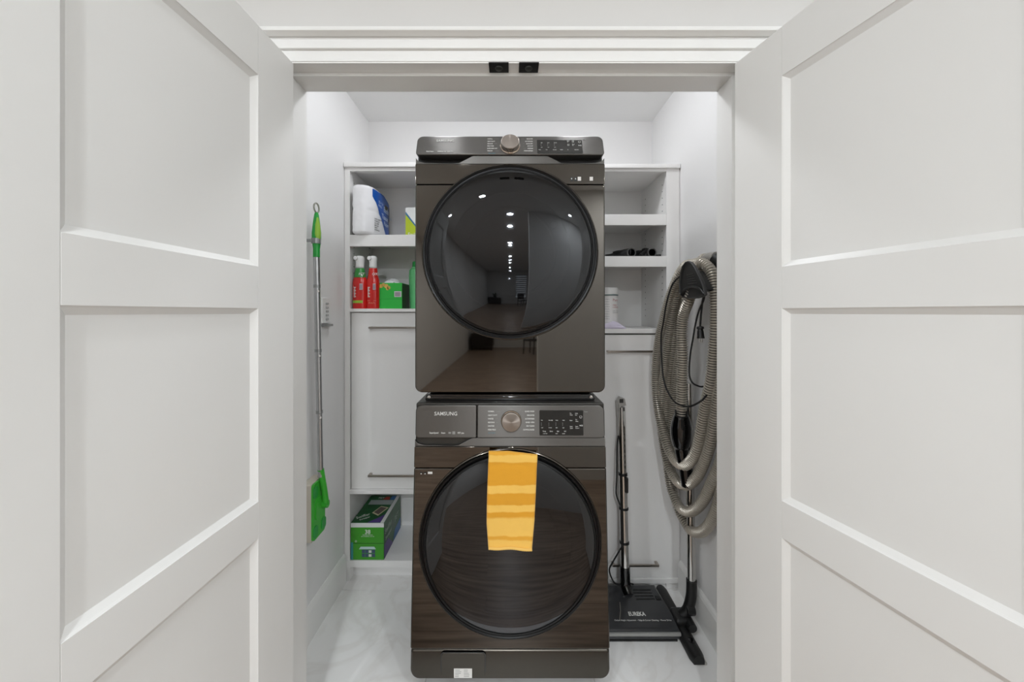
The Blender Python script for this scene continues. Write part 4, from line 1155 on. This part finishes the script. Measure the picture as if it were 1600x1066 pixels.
# lavender cloth
e = tag(empty('folded_cloth', (PY(956, 505, 1.72).x, 1.735, zrs3+0.0006)), 'pale lavender folded cloth lying on the shelf in front of the spray can', 'cloth')
bm = B(); nn = 26; top = []; bot = []
for j in range(nn):
    rt, rb = [], []
    for i in range(nn):
        u, v = i/(nn-1)*2-1, j/(nn-1)*2-1
        x = u*0.058 + 0.004*math.sin(v*4); y = v*0.036 + 0.003*math.sin(u*5)
        hgt = 0.030*(1-abs(u)**4)*(1-abs(v)**4)**0.6*(0.75+0.25*math.sin(2.2*u+0.8)) + 0.0035*mnoise.noise(Vector((u*2.5, v*2.5, 0)))*(1-u*u)
        rt.append(bm.verts.new((x, y, 0.003+max(0, hgt)))); rb.append(bm.verts.new((x, y, 0.0)))
    top.append(rt); bot.append(rb)
for j in range(nn-1):
    for i in range(nn-1):
        bm.faces.new((top[j][i], top[j][i+1], top[j+1][i+1], top[j+1][i])); bm.faces.new((bot[j][i], bot[j+1][i], bot[j+1][i+1], bot[j][i+1]))
for k in range(nn-1):
    for A, Bq in ((top[0], bot[0]), (top[-1], bot[-1])): bm.faces.new((A[k], A[k+1], Bq[k+1], Bq[k]))
    for c_ in (0, -1): bm.faces.new((top[k][c_], top[k+1][c_], bot[k+1][c_], bot[k][c_]))
obj('cloth_fold', bm, mat('lavender_cloth', (222, 214, 232), 0.95, bump=(300, 0.5)), e, smooth=60)
bm = B(); box(bm, -0.056, 0.058, -0.039, -0.033, 0.0005, 0.010, bev=0.0025); obj('fold_edge', bm, mat('lavender_cloth', (222, 214, 232), 0.95), e)

# ================================================================== VACUUM HOSE, HANGER
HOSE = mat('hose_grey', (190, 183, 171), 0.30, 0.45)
def lay(x, y, base, slope):
    fx = (x-1024)/(1118-1024)
    X = min(0.781, base+slope*fx)
    return PX(x, y, X)
def loop(pts, base, slope): return [lay(x, y, base, slope) for x, y in pts]
RH = 0.0205
# hanger (saddle standing out from the right wall)
XH = 0.655
hp0 = PX(1083, 437, XH)
hg = tag(empty('hose_hanger', (WX, hp0.y, hp0.z)), 'black moulded hose hanger on the wall carrying the coiled vacuum hose', 'hook')
def hl(p): return p - Vector(hg.location)
outl = [(1062.5, 458), (1062.5, 440), (1064, 427), (1067, 416), (1071.5, 409.5), (1076, 408), (1080.5, 409.5), (1086, 416), (1092, 427), (1098, 441), (1101.5, 452), (1103, 461), (1099, 464), (1090, 466.5), (1078, 467), (1068, 465)]
fp = [hl(PX(x, y, XH)) for x, y in outl]
cen = sum(fp, Vector())/len(fp)
bm = B()
def lp(s, dx): return [bm.verts.new(cen + (p-cen)*s + V(dx, 0, 0)) for p in fp]
loops = [lp(0.80, 0.002), lp(0.93, 0.000), lp(0.97, -0.005), lp(1.0, -0.003), lp(1.0, 0.005), lp(0.9, 0.010)]
n = len(fp)
for a, b in zip(loops[:-1], loops[1:]):
    for i in range(n): bm.faces.new((a[i-1], a[i], b[i], b[i-1]))
bm.faces.new(loops[0]); bm.faces.new(loops[-1])
obj('front_flange', bm, mat('hanger_black', (40, 40, 39), 0.42, bump=(500, 0.08)), hg, smooth=50)
bm = B()
a = [bm.verts.new(cen+(p-cen)*0.55+V(0.009, 0, -0.004)) for p in fp]; b = [bm.verts.new(cen+(p-cen)*0.55+V(-cen.x-0.004, 0, -0.004)) for p in fp]
for i in range(n): bm.faces.new((a[i-1], a[i], b[i], b[i-1]))
bm.faces.new(a); bm.faces.new(b)
obj('saddle', bm, mat('hanger_black', (40, 40, 39), 0.42), hg, smooth=50)
bm = B()
lipp = [hl(PX(x, y, XH-0.004)) for x, y in ((1065, 461), (1070, 453), (1078, 449), (1086, 448.5), (1094, 452), (1100, 460))]
tube(bm, spline(lipp, 0.004), 0.0045, 10); obj('flange_lip', bm, mat('hanger_dark', (26, 26, 25), 0.4), hg, smooth=60)
bm = B(); box(bm, -0.004, 0.0, cen.y-0.05, cen.y+0.05, cen.z-0.06, cen.z+0.04, bev=0.002); obj('wall_plate', bm, mat('hanger_black', (40, 40, 39), 0.42), hg)
bm = B()
for k in range(5):
    q = hl(PX(1073+0.3*k, 430+3.4*k, XH+0.0005)); q2 = hl(PX(1083+1.5*k, 427.5+3.6*k, XH+0.0005))
    tube(bm, [q, q2], 0.0009, 6)
obj('raised_lettering', bm, mat('hanger_grey', (84, 84, 82), 0.4), hg)

# coiled hose path: four loops over the hanger, in order
L1r = [(1090, 411), (1104, 416), (1113, 430), (1117.5, 460), (1118, 500), (1117, 530), (1114.5, 560), (1111, 595), (1102, 635), (1094, 680), (1087, 706), (1078, 722), (1067, 728)]
L1l = [(1056, 721), (1047, 707), (1039, 684), (1031, 655), (1026, 622), (1024.5, 590), (1026.5, 555), (1031, 525), (1037, 500), (1044, 474), (1052, 451), (1061, 430), (1072, 415)]
L2r = [(1092, 413), (1108, 420), (1119, 445), (1125, 500), (1126, 550), (1123, 600), (1118, 640), (1110, 690), (1100, 722), (1088, 746), (1074, 758)]
L2l = [(1062, 756), (1051, 742), (1043, 722), (1036, 690), (1033, 650), (1035, 610), (1040, 570), (1045, 530), (1049, 500), (1054, 470), (1061, 443), (1074, 420)]
L3r = [(1094, 416), (1112, 426), (1125, 450), (1133, 500), (1136, 560), (1136, 640), (1133, 690), (1124, 728), (1113, 752), (1100, 780), (1086, 796), (1074, 800)]
L3l = [(1063, 794), (1053, 775), (1046, 750), (1041, 700), (1041, 640), (1046, 590), (1052, 540), (1055, 500), (1059, 465), (1066, 438), (1078, 422)]
L4r = [(1096, 420), (1114, 434), (1128, 465), (1137, 520), (1140, 600), (1138, 680), (1132, 735), (1126, 770), (1119, 797), (1108, 820), (1094, 832)]
L4l = [(1080, 829), (1068, 812), (1058, 790), (1051, 760), (1048, 710), (1050, 650), (1056, 580), (1062, 520), (1067, 475), (1074, 440)]
path = []
path += loop([(1123, 418), (1112, 407), (1098, 405)], 0.715, 0.05)
path += loop(L4r, 0.715, 0.055) + loop(L4l, 0.715, 0.055)
path += loop(L3r, 0.70, 0.055) + loop(L3l, 0.70, 0.055)
path += loop(L2r, 0.685, 0.05) + loop(L2l, 0.685, 0.05)
path += loop(L1r, 0.668, 0.05) + loop(L1l, 0.668, 0.05)
LH = [(1084, 416), (1087, 436), (1083, 452), (1076, 470), (1068, 492), (1065.5, 520), (1066.5, 560), (1065.5, 600), (1064.5, 650)]
path += [PX(x, y, 0.69 - 0.02*min(1, k/3)) for k, (x, y) in enumerate(LH)]
pitch = 0.0095
sp_ = spline(path, pitch/4)
hs = tag(empty('vacuum_hose', sp_[0]), 'long grey ribbed vacuum hose coiled over the black wall hanger', 'vacuum hose')
O_ = Vector(sp_[0])
ct = obj('corrugated_tube', tube(B(), [p-O_ for p in sp_], lambda i: RH*(1.0, 0.985, 0.78, 0.78)[i % 4], 12), [HOSE, mat('hose_groove_shade', (58, 54, 48), 0.5)], hs, smooth=50)
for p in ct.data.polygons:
    if (p.index//12) % 4 == 2: p.material_index = 1  # groove faces coloured dark to paint in the shade between ribs
# inlet cuff at the wall, top right
cuff = [PX(1104, 411, 0.76)-O_, PX(1112, 406.5, 0.765)-O_, PX(1120, 405, 0.765)-O_]
obj('end_cuff', tube(B(), spline([PX(1097, 408, 0.755)-O_, PX(1108, 403, 0.76)-O_, PX(1119, 402, 0.765)-O_], 0.01), 0.020, 18), mat('cuff_grey', (158, 154, 148), 0.35), hs, smooth=60)
obj('wall_plug', tube(B(), [PX(1118, 404, 0.765)-O_, PX(1124, 409, 0.77)-O_, PX(1130, 418, 0.775)-O_, PX(1133, 425, 0.778)-O_], lambda i: (0.024, 0.026, 0.026, 0.022)[i], 20), BLACKM, hs, smooth=60)
# curved black handle on the free end
hd = [(1064.5, 647), (1064.5, 660), (1064, 680), (1064.5, 700), (1067.5, 716), (1071, 729), (1073, 745), (1075, 758)]
hpth = spline([PX(x, y, 0.672+0.006*k)-O_ for k, (x, y) in enumerate(hd)], 0.006)
nh = len(hpth)
def hrad(i):
    t = i/(nh-1)
    return 0.023+0.017*math.sin(min(1, t/0.55)*math.pi)**0.8 if t < 0.5 else 0.026
obj('grip_handle', tube(B(), hpth, hrad, 20), BLACKG, hs, smooth=60)
obj('swivel_collar', tube(B(), [hpth[0]+V(0, 0, 0.012), hpth[0]-V(0, 0, 0.01)], 0.0235, 20), BLACKM, hs, smooth=60)
bm = B(); tube(bm, spline([p+V(-0.012, -0.032, 0) for p in hpth[2:int(nh*0.5)]], 0.004), 0.005, 8); obj('switch_panel', bm, BLACKM, hs, smooth=60)

# electric cord of the hose
cd = hs; OC = O_
c1 = [(1062, 432), (1050, 446), (1041.5, 474), (1036, 507), (1033, 525), (1033.5, 552), (1036, 587), (1042, 609), (1053, 627), (1066, 634), (1079, 635), (1095, 627), (1104, 618)]
xs = [0.670, 0.655, 0.643, 0.640, 0.638, 0.634, 0.632, 0.634, 0.638, 0.645, 0.655, 0.672, 0.70]
obj('electric_cord', tube(B(), spline([PX(x, y, X)-OC for (x, y), X in zip(c1, xs)], 0.006), 0.0033, 8), BLACKR, cd, smooth=60)
c2 = [(1102, 456), (1099, 470), (1092, 486), (1087, 505), (1083, 528), (1078.5, 555), (1077, 583), (1081, 597), (1090, 603), (1099, 604), (1112, 596)]
xs2 = [0.68]*8+[0.70, 0.72, 0.745]
obj('electric_cord', tube(B(), spline([PX(x, y, X)-OC for (x, y), X in zip(c2, xs2)], 0.006), 0.0032, 8), BLACKR, cd, smooth=60)
c3 = [(1102, 456), (1098, 470), (1095.5, 490), (1094, 511)]
obj('electric_cord', tube(B(), spline([PX(x, y, 0.685)-OC for x, y in c3], 0.006), 0.0034, 8), BLACKR, cd, smooth=60)
pa, pb_ = PX(1094, 510, 0.685)-OC, PX(1095, 529, 0.685)-OC
prf = [(0.0075, 0), (0.012, 0.05), (0.012, 0.2), (0.0085, 0.25), (0.0105, 0.45), (0.0115, 0.85), (0.0125, 0.9), (0.0125, 1.0)]
obj('plug', tube(B(), [pa.lerp(pb_, t) for _, t in prf], lambda i: prf[i][0], 14), BLACKM, cd, smooth=40)
bm = B()
for s in (-1, 1): box(bm, pb_.x-0.001, pb_.x+0.001, pb_.y+s*0.006-0.003, pb_.y+s*0.006+0.003, pb_.z-0.014, pb_.z)
obj('prong', bm, CHROME, cd)

# ------------------------------------------------------------------ chrome wand with floor brush
Xw = 0.752
wb = PX(1080.5, 914, Xw); wt = PX(1080, 600, Xw); wt.y = wb.y + 0.02
e = tag(empty('floor_brush_wand', (0.70, 1.50, 0.0)), 'chrome vacuum wand with a black floor brush standing below the coiled hose', 'vacuum wand')
OW = Vector(e.location)
obj('tube', tube(B(), [wb-OW+V(0, 0, -0.01), wt-OW], 0.0160, 24), CHROME, e, smooth=60)
jx, jy = 0.709, wb.y
el = spline([wb-OW+V(0, 0, 0.02), wb-OW+V(0, 0, -0.02), wb-OW+V(-0.004, -0.002, -0.055), V(jx+0.024, jy-0.004, 0.080)-OW, V(jx+0.004, jy, 0.055)-OW], 0.006)
obj('elbow', tube(B(), el, lambda i: 0.0205, 20), BLACKM, e, smooth=60)
obj('elbow_clamp', lathe(B(), [(0.020, -0.016), (0.022, -0.012), (0.022, 0.012), (0.020, 0.016)], 20, 'X', center=(jx+0.03-OW.x, jy-0.012-OW.y, 0.088)), BLACKM, e, smooth=50)
bm = B(); box(bm, jx-0.036-OW.x, jx+0.026-OW.x, jy-0.036-OW.y, jy+0.036-OW.y, 0.030, 0.064, bev=0.012); obj('pivot_block', bm, BLACKM, e, smooth=50)
bm = B(); tube(bm, [V(jx+0.02, jy-0.055, 0.045)-OW, V(jx+0.02, jy+0.0, 0.05)-OW], 0.018, 16); obj('pedal', bm, BLACKM, e, smooth=50)
yb0, yb1 = 1.325, 1.672
bm = B(); sec = [(-0.026, 0.006), (0.026, 0.006), (0.027, 0.020), (0.020, 0.034), (0.006, 0.041), (-0.010, 0.040), (-0.022, 0.032), (-0.027, 0.018)]
rings = []
for t in [k/16 for k in range(17)]:
    s = 1 - 0.25*max(0, abs(t-0.5)*2-0.88)/0.12
    yv = yb0+(yb1-yb0)*t
    rings.append([bm.verts.new((0.700-OW.x+a*s, yv-OW.y, 0.006+(b-0.006)*(0.78+0.22*s if s < 1 else 1))) for a, b in sec])
for a, b in zip(rings[:-1], rings[1:]):
    for k in range(len(sec)): bm.faces.new((a[k-1], a[k], b[k], b[k-1]))
bm.faces.new(rings[0]); bm.faces.new(rings[-1])
obj('brush_bar', bm, BLACKM, e, smooth=50)
bm = B(); box(bm, 0.682-OW.x, 0.732-OW.x, yb0+0.004-OW.y, yb1-0.004-OW.y, 0.0, 0.0075, bev=0.002); obj('felt_sole', bm, mat('felt_grey', (196, 192, 186), 0.95, bump=(500, 0.5)), e)
bm = lathe(B(), [(0.012, 0.0), (0.012, 0.004), (0.006, 0.006)], 18, center=(0.702-OW.x, 1.385-OW.y, 0.038)); obj('end_button', bm, BLACKG, e)

# ------------------------------------------------------------------ power head with steel tube
e = tag(empty('carpet_vacuum', (0.52, 1.50, 0.0)), 'black carpet vacuum head with an upright steel tube standing beside the washer', 'vacuum')
OPh = Vector(e.location)
xl, xr_f, xr_b = 0.362, 0.676, 0.655
yf, ybk = 1.425, 1.625
bm = B()
def ph_ring(ins, z, zf=None):
    zf = z if zf is None else zf
    return [bm.verts.new(v-OPh) for v in (V(xl+ins, yf+ins, zf), V(xr_f-ins, yf+ins, zf), V(xr_f-ins, yf+0.06, zf+(z-zf)*0.3), V(xr_b-ins, ybk-ins, z), V(xl+ins, ybk-ins, z))]
rs = [ph_ring(0.006, 0.006), ph_ring(0.0, 0.010), ph_ring(0.0, 0.068, 0.040), ph_ring(0.003, 0.076, 0.046), ph_ring(0.010, 0.080, 0.050)]
for a, b in zip(rs[:-1], rs[1:]):
    for i in range(5): bm.faces.new((a[i-1], a[i], b[i], b[i-1]))
bm.faces.new(rs[0]); bm.faces.new(rs[-1])
HB = mat('power_head_shell', (50, 51, 53), 0.25, coat=0.3)
obj('housing', bm, HB, e, smooth=30)
bm = B(); box(bm, xl-OPh.x, xr_f+0.002-OPh.x, yf-0.008-OPh.y, yf+0.012-OPh.y, 0.026, 0.038, bev=0.003); obj('bumper', bm, mat('bumper_grey', (150, 150, 147), 0.4), e)
bm = B(); box(bm, xl+0.01-OPh.x, xr_f-0.01-OPh.x, yf+0.0-OPh.y, ybk-0.02-OPh.y, 0.0, 0.008); obj('sole_plate', bm, BLACKR, e)
slope = math.atan2(0.030, ybk-yf-0.02)
def topz(y): return 0.050 + 0.030*(y-yf-0.010)/(ybk-yf-0.02)
bm = B()
for k in range(4):
    yv = 1.548+k*0.014
    for xa_, xb_ in ((0.545, 0.625),):
        box(bm, xa_-OPh.x, xb_-OPh.x, yv-OPh.y, yv+0.004-OPh.y, topz(yv)-0.002, topz(yv)+0.002)
obj('vent_slot', bm, BLACKR, e, smooth=0)
bm = B()
TM = lambda x, y: Matrix.Translation(V(x, y, topz(y)+0.0012)-OPh) @ Matrix.Rotation(slope, 4, 'X')
text_mesh(bm, 'EUREKA', 0.0225, TM(0.490, 1.478), 'LEFT', squeeze=0.85, bold=0.0006)
text_mesh(bm, 'Carpet Height Adjustment  • Edge & Corner Cleaning  • Power Drive', 0.0082, TM(0.425, 1.457), 'LEFT', squeeze=1.0)
obj('lettering', bm, PRINTW, e, smooth=0)
bm = B(); tube(bm, [V(x, y, topz(y)+0.001)-OPh for x, y in ((0.470, 1.535), (0.462, 1.50), (0.447, 1.462))], 0.0011, 6); obj('gold_line', bm, mat('line_grey', (150, 146, 136), 0.4), e)
bm = B(); box(bm, 0.632-OPh.x, 0.652-OPh.x, 1.545-OPh.y, 1.566-OPh.y, topz(1.555)-0.004, topz(1.555)+0.004, bev=0.002); obj('pedal', bm, BLACKM, e)
# tube
pbm = PY(977, 925, 1.600); ptm = PY(971, 632, 1.672)
pbm.z = 0.09
def pt_(t): return pbm.lerp(ptm, t)-OPh
obj('neck', tube(B(), spline([V(pbm.x+0.006, 1.575, 0.066)-OPh, V(pbm.x+0.003, 1.590, 0.080)-OPh, pt_(0.02), pt_(0.10)], 0.006), 0.0225, 20), BLACKG, e, smooth=60)
obj('lower_tube', tube(B(), [pt_(0.09), pt_(0.605)], 0.0185, 24), CHROME, e, smooth=60)
obj('upper_tube', tube(B(), [pt_(0.605), pt_(0.985)], 0.0165, 24), CHROME, e, smooth=60)
obj('collar', tube(B(), [pt_(0.598), pt_(0.612)], 0.0200, 20), BLACKM, e, smooth=50)
for t in (0.225, 0.41): obj('cord_clip', tube(B(), [pt_(t), pt_(t+0.012)], 0.0210, 20), BLACKM, e, smooth=50)
bm = B(); q = pt_(0.555); box(bm, q.x+0.002, q.x+0.016, q.y-0.028, q.y-0.014, q.z-0.035, q.z+0.035, bev=0.004); obj('length_latch', bm, BLACKM, e)
bm = B()
for k in range(7): 
    q = pt_(0.65+0.03*k); box(bm, q.x+0.004, q.x+0.008, q.y-0.0165, q.y-0.0145, q.z-0.006, q.z+0.006)
obj('ratchet_notch', bm, SEAM, e, smooth=0)
bm = B(); q = pt_(0.93); box(bm, q.x+0.002, q.x+0.010, q.y-0.0185, q.y-0.012, q.z-0.045, q.z+0.03, bev=0.003); obj('lock_strip', bm, mat('strip_grey', (190, 190, 186), 0.4), e)
q0, q1 = pt_(0.86), pt_(1.02)
bm = B()
pts = [q0+V(-0.018, 0, -0.03), q0+V(-0.020, 0, 0.05), q1+V(-0.024, 0, 0.0), q1+V(-0.010, 0, 0.020), q1+V(0.012, 0, 0.012), q1+V(0.018, 0, -0.018), q1+V(-0.010, 0, -0.024)]
la = [bm.verts.new(p+V(0, -0.014, 0)) for p in pts]; lb = [bm.verts.new(p+V(0, 0.012, 0)) for p in pts]
for i in range(len(pts)): bm.faces.new((la[i-1], la[i], lb[i], lb[i-1]))
bm.faces.new(la); bm.faces.new(lb)
obj('plug_socket', bm, mat('socket_silver', (188, 186, 182), 0.35, 0.5), e, smooth=0)
bm = B(); qq = q1+V(-0.004, -0.0148, 0.002)
for dx in (-0.004, 0.004): box(bm, qq.x+dx-0.001, qq.x+dx+0.001, qq.y-0.001, qq.y+0.001, qq.z-0.004, qq.z+0.006)
box(bm, qq.x-0.009, qq.x+0.009, qq.y+0.0002, qq.y+0.0012, qq.z-0.008, qq.z+0.010); obj('socket_face', bm, SEAM, e, smooth=0)
cpt = [q0+V(-0.018, -0.004, -0.03), pt_(0.75)+V(-0.026, -0.004, 0), pt_(0.60)+V(-0.030, -0.006, 0), pt_(0.50)+V(-0.034, -0.004, 0), pt_(0.45)+V(-0.022, -0.010, 0), pt_(0.41)+V(-0.016, -0.014, 0), pt_(0.235)+V(-0.016, -0.016, 0), pt_(0.20)+V(-0.024, -0.012, 0), pt_(0.13)+V(-0.055, -0.006, 0), pt_(0.08)+V(-0.070, 0.0, 0), pt_(0.02)+V(-0.052, 0, 0.0), pt_(0.0)+V(-0.025, 0.0, 0.004), pt_(0.0)+V(0.0, 0.004, 0.010), pt_(0.0)+V(0.04, 0.012, -0.004)]
obj('cord', tube(B(), spline(cpt, 0.006), 0.0034, 8), BLACKR, e, smooth=60)

# ================================================================== HALL FURNITURE (seen in the glossy fronts)
DARKW = mat('dark_walnut', (38, 30, 26), 0.4)
def dining_chair(x, y, rz):
    e = tag(empty('dining_chair', (x, y, 0), rz), 'dark wooden dining chair with upholstered seat near the far hallway window', 'chair')
    obj('seat', bx(-0.23, 0.23, -0.22, 0.22, 0.43, 0.49, bev=0.02), mat('seat_fabric', (60, 58, 58), 0.9), e)
    for sx in (-1, 1):
        obj('leg', tube(B(), [V(sx*0.20, -0.19, 0), V(sx*0.20, -0.19, 0.44)], lambda i: (0.016, 0.024)[i], 10), DARKW, e)
        obj('leg', tube(B(), spline([V(sx*0.20, 0.24, 0), V(sx*0.20, 0.20, 0.44), V(sx*0.20, 0.27, 1.0)], 0.05), 0.020, 10), DARKW, e)
    obj('backrest', prism(B(), rrect(-0.21, 0.21, 0.62, 1.02, 0.06), 0.225, 0.265, 0.012), mat('seat_fabric', (60, 58, 58), 0.9), e)
    return e
dining_chair(0.75, -9.6, math.radians(35))
e = tag(empty('sideboard', (-1.05, -11.2, 0)), 'low dark wooden sideboard against the hallway wall', 'cabinet')
obj('carcass', bx(-0.40, 0.40, -0.55, 0.55, 0.12, 0.62, bev=0.006), DARKW, e)
for yv in (-0.53, -0.175, 0.18): obj('door', bx(0.40, 0.418, yv, yv+0.345, 0.14, 0.60, bev=0.003), DARKW, e)
for sx in (-1, 1):
    for sy in (-1, 1): obj('leg', tube(B(), [V(sx*0.36, sy*0.5, 0), V(sx*0.36, sy*0.5, 0.13)], 0.02, 10), DARKW, e)
e = tag(empty('potted_plant', (-1.0, -11.0, 0.621)), 'leafy potted plant standing on the dark sideboard', 'plant')
obj('pot', lathe(B(), [(0.08, 0), (0.085, 0.01), (0.11, 0.18), (0.105, 0.18), (0.09, 0.15), (0.01, 0.15)], 28), mat('pot_dark', (50, 48, 46), 0.5), e)
LEAF = mat('leaf_green', (44, 70, 40), 0.5)
for k in range(16):
    a = k*2.4; L = 0.28+0.16*random.random(); tl_ = 0.5+0.7*random.random()
    bm = B(); n = 8; l, r = [], []
    for i in range(n+1):
        t = i/n; wv = 0.045*math.sin(math.pi*min(1, t*0.95+0.03))
        c_ = V(math.cos(a)*L*t*math.cos(tl_), math.sin(a)*L*t*math.cos(tl_), 0.15+L*t*math.sin(tl_)-0.16*t*t*math.cos(tl_))
        sd = V(-math.sin(a), math.cos(a), 0)*wv
        l.append(bm.verts.new(c_-sd)); r.append(bm.verts.new(c_+sd))
    for i in range(n): bm.faces.new((l[i], r[i], r[i+1], l[i+1]))
    obj('leaf', bm, LEAF, e, smooth=60)
for o in bpy.data.objects:
    if o.type == 'MESH' and any(k in o.name for k in ('lettering', '_print', 'tick_lines', 'indicator_dots', '_icon', 'vent_slot', 'ratchet_notch')) and o.parent:
        o['kind'] = 'stuff'
